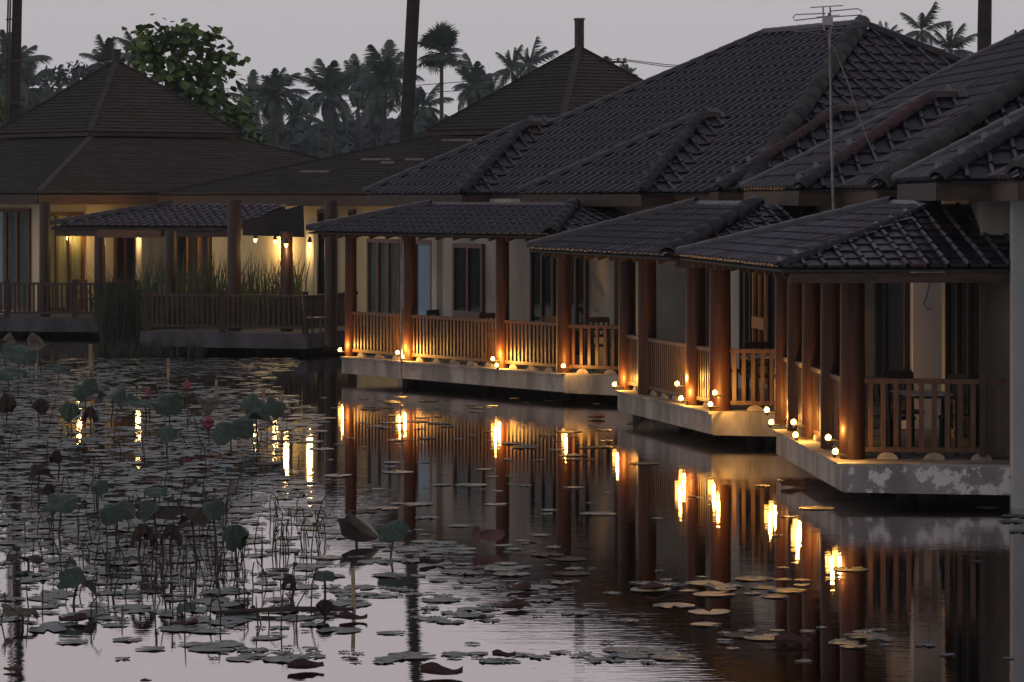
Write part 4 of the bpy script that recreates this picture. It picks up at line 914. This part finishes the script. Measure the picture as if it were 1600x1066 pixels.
LOT = [ # px, y of the blade centre, width px, height over water m, kind, material, tilt x, label
 (30, 552, 60, .5, 'bowl', 'lotus', 35, 'green lotus leaf at the left edge below the left deck'), (12, 582, 60, .35, 'bowl', 'lotus', 20, 'low green lotus leaf in the left margin under its larger neighbour'), (62, 540, 44, .6, 'fold', 'lotus_pale', 20, 'withered tan lotus leaf raised at the upper left'), (8, 533, 30, .6, 'fold', 'lotus_pale', 20, 'tan withered lotus leaf cut by the left edge'),
 (132, 605, 40, .55, 'flat', 'lotus', 75, 'upright green lotus leaf like a shield left of the drooping leaves'), (90, 575, 40, .3, 'bowl', 'lotus', 25, 'green lotus leaf behind the upright shield leaf'), (63, 628, 34, .4, 'droop', 'lotus_dead', 0, 'drooping brown lotus leaf left of the shield leaf'), (12, 622, 40, .4, 'droop', 'lotus_dead', 5, 'drooping brown lotus leaf at the left edge'),
 (110, 635, 40, .4, 'droop', 'lotus', 8, 'dark folded lotus leaf under the shield leaf'), (140, 640, 30, .4, 'droop', 'lotus_dead', 0, 'small drooping brown lotus leaf right of the shield leaf'), (175, 622, 50, .4, 'fold', 'lotus', 15, 'grey-green folded lotus leaf right of the shield leaf'), (226, 630, 66, .45, 'bowl', 'lotus', 12, 'wide green lotus bowl leaf under the pink bud'),
 (262, 625, 52, .45, 'flat', 'lotus', 60, 'tilted green lotus leaf right of the wide bowl leaf'), (260, 674, 34, .35, 'flat', 'lotus', 65, 'small triangular green lotus leaf below the wide bowl leaf'), (322, 628, 44, .5, 'fold', 'lotus_pale', 25, 'pale folded lotus leaf beside the pink bud'), (362, 664, 66, .4, 'flat', 'lotus', 48, 'large tilted green lotus leaf above the pink bloom'),
 (400, 655, 50, .4, 'fold', 'lotus', 15, 'dark crumpled lotus leaf catching lamp reflections'), (392, 628, 40, .5, 'flat', 'lotus', 70, 'upright green lotus leaf left of the lamp reflections'), (430, 634, 40, .5, 'flat', 'lotus', 70, 'upright green lotus leaf nearest the lamp reflections'), (89, 708, 28, .35, 'droop', 'lotus_dead', 0, 'lone brown cone-shaped drooping lotus leaf'),
 (62, 742, 44, .3, 'fold', 'lotus_dead', 10, 'crumpled brown lotus leaf at the left middle'), (76, 760, 26, .35, 'droop', 'lotus_dead', 0, 'ragged brown lotus leaf hanging at the left middle'), (150, 762, 34, .4, 'fold', 'lotus', 35, 'dark curled lotus leaf at the left middle'), (95, 785, 66, .35, 'bowl', 'lotus', 28, 'broad dark green lotus leaf at the left middle'),
 (184, 792, 60, .4, 'flat', 'lotus', 42, 'bright green tilted lotus leaf at the left middle'), (243, 768, 44, .35, 'bowl', 'lotus', 18, 'dull green lotus leaf right of the bright tilted leaf'), (240, 800, 46, .4, 'fold', 'lotus', 25, 'blue-green folded lotus leaf right of the bright tilted leaf'), (330, 792, 44, .5, 'flat', 'lotus', 62, 'dark upright lotus leaf above the stem thicket'),
 (368, 828, 50, .45, 'droop', 'lotus', 12, 'green lotus leaf hanging right of the stem thicket'), (300, 812, 50, .5, 'fold', 'lotus_dead', 20, 'brown crumpled lotus leaf in the stem thicket'), (268, 825, 44, .5, 'droop', 'lotus_dead', 0, 'dark brown lotus leaf hanging in the stem thicket'), (222, 825, 46, .5, 'droop', 'lotus_dead', 0, 'reddish brown lotus leaf hanging left of the stem thicket'),
 (38, 872, 60, .10, 'bowl', 'lotus_dead', 0, 'low brown mound of a withered lotus leaf'), (122, 912, 60, .2, 'fold', 'lotus', 18, 'dark green lotus leaf half sunk at the lower left'), (32, 955, 62, .12, 'bowl', 'lotus_pale', 0, 'domed grey-green withered lotus leaf at the lower left edge'),
 (612, 826, 46, .3, 'flat', 'lotus', 74, 'bright green upright lotus leaf beside the curled dead leaf'), (510, 942, 32, .14, 'droop', 'lotus_dead', 0, 'small dark lotus mound by the bamboo stick'), (455, 902, 30, .2, 'droop', 'lotus_dead', 0, 'small hanging brown lotus leaf left of the bamboo stick'), (290, 944, 36, .1, 'flat', 'lotus', 25, 'small vivid green lotus leaf at the lower left'), (505, 895, 36, .22, 'flat', 'lotus', 35, 'grey-green lotus leaf left of the bamboo stick')]
for i, (px, py, wpx, h, kind, mt, tilt, lab) in enumerate(LOT):
    Y = F * (CW - h) / (py - HZ); c = at(px, Y, h); r_ = wpx * Y / F / 2
    T = thing('lotus_leaf', (c.x, c.y, 0), lab, 'lotus leaf', 'raised lotus leaves')
    M = Matrix.Translation(c) @ Matrix.Rotation(R(tilt * .72), 4, 'X') @ Matrix.Rotation(R(rnd.uniform(-18, 18)), 4, 'Y') @ Matrix.Rotation(rnd.uniform(0, 6.28), 4, 'Z') @ Matrix.Scale(r_, 4)
    if kind == 'droop': M = Matrix.Translation(c + Vector((0, 0, r_ * .3))) @ Matrix.Rotation(R(rnd.uniform(-14, 14)), 4, 'Y') @ Matrix.Rotation(rnd.uniform(0, 6), 4, 'Z') @ Matrix.Scale(r_ * 1.5, 4)
    link('blade', lotus_mesh(kind, i, mt), None, T, M)
    part('stalk', MB().tube([(c.x + rnd.uniform(-.08, .08), c.y + .03, -.3), (c.x + rnd.uniform(-.04, .04), c.y + .02, h * .5), (c.x, c.y, h)], .011, 6), 'stem', T)
# buds and flowers
for px, py, s_, h, lab, petals in ((292, 602, .075, .62, 'tall pink lotus bud above the green leaves', 0), (232, 613, .06, .5, 'small pink lotus bloom half hidden in the leaves', 5), (325, 661, .10, .3, 'open pink lotus bloom left of the large tilted leaf', 8)):
    Y = F * (CW - h) / (py - HZ); c = at(px, Y, h); T = thing('lotus_flower', (c.x, c.y, 0), lab, 'flower', 'pink lotus flowers')
    part('stalk', MB().tube([(c.x, c.y, -.3), (c.x + .02, c.y, h * .5), c - Vector((0, 0, s_))], .01, 6), 'stem', T)
    part('bud', MB().tube([c + Vector((0, 0, z * s_)) for z in (-1, -.7, -.2, .4, .9, 1.25)], [s_ * k for k in (.15, .6, .85, .72, .35, .03)], 10), 'pink', T)
    for k in range(petals):
        a = 6.283 * k / petals; d = Vector((math.cos(a), math.sin(a), 0)); sd = Vector((-d.y, d.x, 0)); z = Vector((0, 0, 1))
        part('petal', MB().add([c - z * s_ * .6, c + d * s_ * .8 + sd * s_ * .45, c + d * s_ * 1.3 + z * s_ * .5, c + d * s_ * .8 - sd * s_ * .45], [(0, 1, 2, 3)]), 'pink', T)
T = thing('dead_lotus_leaf', on_w(556, 850, 0), 'curled dead lotus leaf with pale rolled edges at the centre', 'lotus leaf', 'raised lotus leaves'); YD = on_w(556, 850, 0).y
dp = lambda x, y, dy=0: at(x, YD + dy, zw(y + 13, YD))
bl = MB(); ro = [[dp(530, 806), dp(545, 812), dp(566, 818), dp(590, 826)], [dp(534, 822, -.12), dp(550, 830, -.14), dp(568, 832, -.12), dp(588, 830, -.05)], [dp(526, 800, .2), dp(548, 800, .25), dp(570, 808, .22), dp(590, 824, .1)]]
bl.add(ro[2] + ro[0] + ro[1], [(i, i + 1, i + 5, i + 4) for i in (0, 1, 2, 4, 5, 6)], True); part('blade', bl, 'lotus_dead', T)
part('rolled_edge', MB().tube([dp(546, 790, .1), dp(556, 806, .05), dp(572, 818, 0), dp(588, 828, 0)], [.015, .05, .05, .012], 8), 'lotus_pale', T)
part('rolled_edge', MB().tube([dp(556, 796, .15), dp(572, 808, .12), dp(591, 826, .05)], [.02, .034, .015], 8), 'wall', T)
part('stalk', MB().tube([dp(556, 858, .05), dp(557, 835, .02), dp(558, 818)], .014, 6), 'stem', T)
# pinkish upright curled leaf and floating brown curled leaves
def curl_mesh(seed, material):
    r_ = random.Random(seed); n = 9; m = MB(); v = []
    for i in range(n):
        x = -1 + 2 * i / (n - 1); wd = math.sqrt(max(.04, 1 - x * x * .9)) * .5
        for j in range(5):
            y = -1 + 2 * j / 4; v.append((x, y * wd, .08 + .36 * abs(y) ** 1.4 * (1 + .5 * math.sin(x * 3 + seed)) * (1 if y > 0 else .55) + r_.uniform(-.03, .03) + .12 * x * x))
    m.add(v, [(i*5+j, (i+1)*5+j, (i+1)*5+j+1, i*5+j+1) for i in range(n - 1) for j in range(4)], True); me = m.mesh('fallen_leaf'); me.materials.append(MATS[material]); return me
CUR = [curl_mesh(i, 'pad_brown') for i in range(4)]
for i, (px, py, wpx, lab) in enumerate(((114, 968, 44, 'curled rusty leaf floating at the lower left'), (20, 1044, 34, 'curled brown leaf on the trunk reflection at the lower left corner'), (478, 1042, 58, 'curled rusty leaf on the pads left of the bottom centre'), (690, 1052, 66, 'large dark rusty leaf at the bottom centre'), (811, 919, 40, 'upper of two rusty leaves on the dark water'),
        (806, 947, 46, 'lower of two rusty leaves on the dark water'), (1238, 1003, 58, 'rusty leaf on the pads under the lamp reflections'), (552, 965, 44, 'dark red leaf at the foot of the bamboo stick'), (295, 972, 30, 'small brown curled leaf left of the horizontal stick'), (932, 652, 26, 'orange-brown leaf floating below the long deck'), (1240, 758, 40, 'yellowish-brown leaf floating beside the nearest deck'), (788, 1022, 38, 'brown leaf right of the trunk reflection'), (750, 962, 20, 'tiny dark red leaf right of the trunk reflection'), (1017, 919, 44, 'dark red leaf in the pads below the middle reflections'), (228, 1060, 18, 'tiny dark leaf on the bright water at the bottom left'), (675, 878, 40, 'brown leaf among pads right of the green upright leaf'))):
    p = on_w(px, py, .03); M = Matrix.Translation((p.x, p.y, .0)) @ Matrix.Rotation(rnd.uniform(-.5, .5), 4, 'Z') @ Matrix.Scale(wpx * p.y / F / 2, 4)
    link('fallen_leaf', CUR[i % 4], None, None, M, label=lab, category='leaf', group='brown leaves floating on the pond')
p = on_w(758, 856, .0); T = thing('curled_leaf_pair', p, 'pair of pinkish-brown curled leaves standing on a pad', 'leaf')
for dx, az, s_ in ((-.09, .3, .10), (.08, -.2, .13)):
    M = Matrix.Translation((p.x + dx, p.y, .12)) @ Matrix.Rotation(R(65), 4, 'X') @ Matrix.Rotation(az + (1.2 if dx < 0 else .3), 4, 'Z') @ Matrix.Scale(s_, 4)
    link('blade', curl_mesh(int(dx * 100) + 40, 'petal_leaf'), None, T, M)
# dead lotus stems
def stem_mesh(seed):
    r_ = random.Random(seed); h = 1.0; m = MB()
    if seed % 3 == 0: pts_ = [(0, 0, -.3), (.02, 0, .5), (.05, .02, 1.0)]
    elif seed % 3 == 1: pts_ = [(0, 0, -.3), (.02, 0, .6), (.06, 0, .95), (.16, .02, 1.0), (.26, .02, .78), (.30, .02, .5)]
    else: pts_ = [(0, 0, -.3), (-.03, 0, .55), (.12, .02, .9), (.2, .02, .75)]
    pts_ = [(x + r_.uniform(-.03, .03), y, z) for x, y, z in pts_]; m.tube(pts_, [.016] * (len(pts_) - 1) + [.01], 5)
    if seed % 4 == 0: x, y, z = pts_[-1]; m.tube([(x, y, z - .02), (x, y, z + .05), (x, y, z + .1)], [.02, .06, .05], 7)
    me = m.mesh('dead_lotus_stem'); me.materials.append(MATS['stem']); return me
SM_ = [stem_mesh(i) for i in range(12)]
def stems(n, fx, fy, hr):
    for k in range(n):
        px, py = fx(), fy(); 
        if not (-5 < px < 640): continue
        Y = F * CW / (py - HZ); p = at(px, Y); h = rnd.uniform(*hr)
        M = Matrix.Translation(p) @ Matrix.Rotation(rnd.uniform(0, 6.28), 4, 'Z') @ Matrix.Rotation(rnd.gauss(0, .2), 4, 'X') @ Matrix.Diagonal((.42, .42, h, 1))
        link('dead_lotus_stem', rnd.choice(SM_), None, None, M, label='thin withered brown stalk sticking out of the water on the left', category='reed', group='withered stalks in the pond')
stems(85, lambda: rnd.gauss(310, 85), lambda: rnd.gauss(875, 34), (.12, .42))
stems(90, lambda: rnd.uniform(0, 520), lambda: rnd.uniform(790, 985), (.1, .42))
stems(60, lambda: rnd.uniform(0, 480), lambda: rnd.uniform(620, 800), (.15, .5))
# sticks
def stick(px, y0, y1, r_, label, dx=0, matn='bamboo'):
    p = on_w(px, y1, 0); solo('bamboo_stick', MB().tube([(p.x - dx * .3, p.y, -.4), (p.x, p.y, 0), (p.x + dx, p.y, zw(y0, p.y))], r_, 8), matn, label, 'stick', 'sticks standing in the pond')
stick(553, 888, 955, .018, 'pale bamboo stick standing upright in the bright water', -.01); stick(143, 538, 584, .04, 'short orange-brown stick below the left deck', -.02); stick(263, 560, 590, .03, 'short stick below the middle pavilion deck'); stick(338, 592, 620, .025, 'short stick right of the pink bud'); stick(440, 612, 640, .03, 'short stick beside the lamp reflections'); stick(412, 607, 650, .03, 'second short stick left of the lamp reflections')
a_, b_ = on_w(338, 958, .02), on_w(552, 952, .03)
solo('floating_stick', MB().tube([a_, a_.lerp(b_, .5) + Vector((0, 0, .02)), b_], [.02, .025, .018], 7), 'stem', 'long dark stick lying on the pads left of the bamboo stick', 'stick')
for o in col.objects:
    if o.name not in before and o.parent is None: o.location.z += WZ
# ------------------------------------------------------------------ haze
hz = MB(); hz.prism([(-90, -30), (90, -30), (90, 420), (-90, 420)], -3.0, 26)
hm = bpy.data.materials.new('haze'); hm.use_nodes = True; nt = hm.node_tree; nt.nodes.remove(nt.nodes['Principled BSDF'])
vp = nt.nodes.new('ShaderNodeVolumePrincipled'); vp.inputs['Color'].default_value = (.84, .94, 1, 1); vp.inputs['Density'].default_value = .0003; vp.inputs['Anisotropy'].default_value = .2
nt.links.new(vp.outputs[0], nt.nodes['Material Output'].inputs['Volume']); MATS['haze'] = hm
link('haze', hz.mesh('haze'), 'haze', None, None, kind='stuff', label='thin evening haze over the pond and palms')
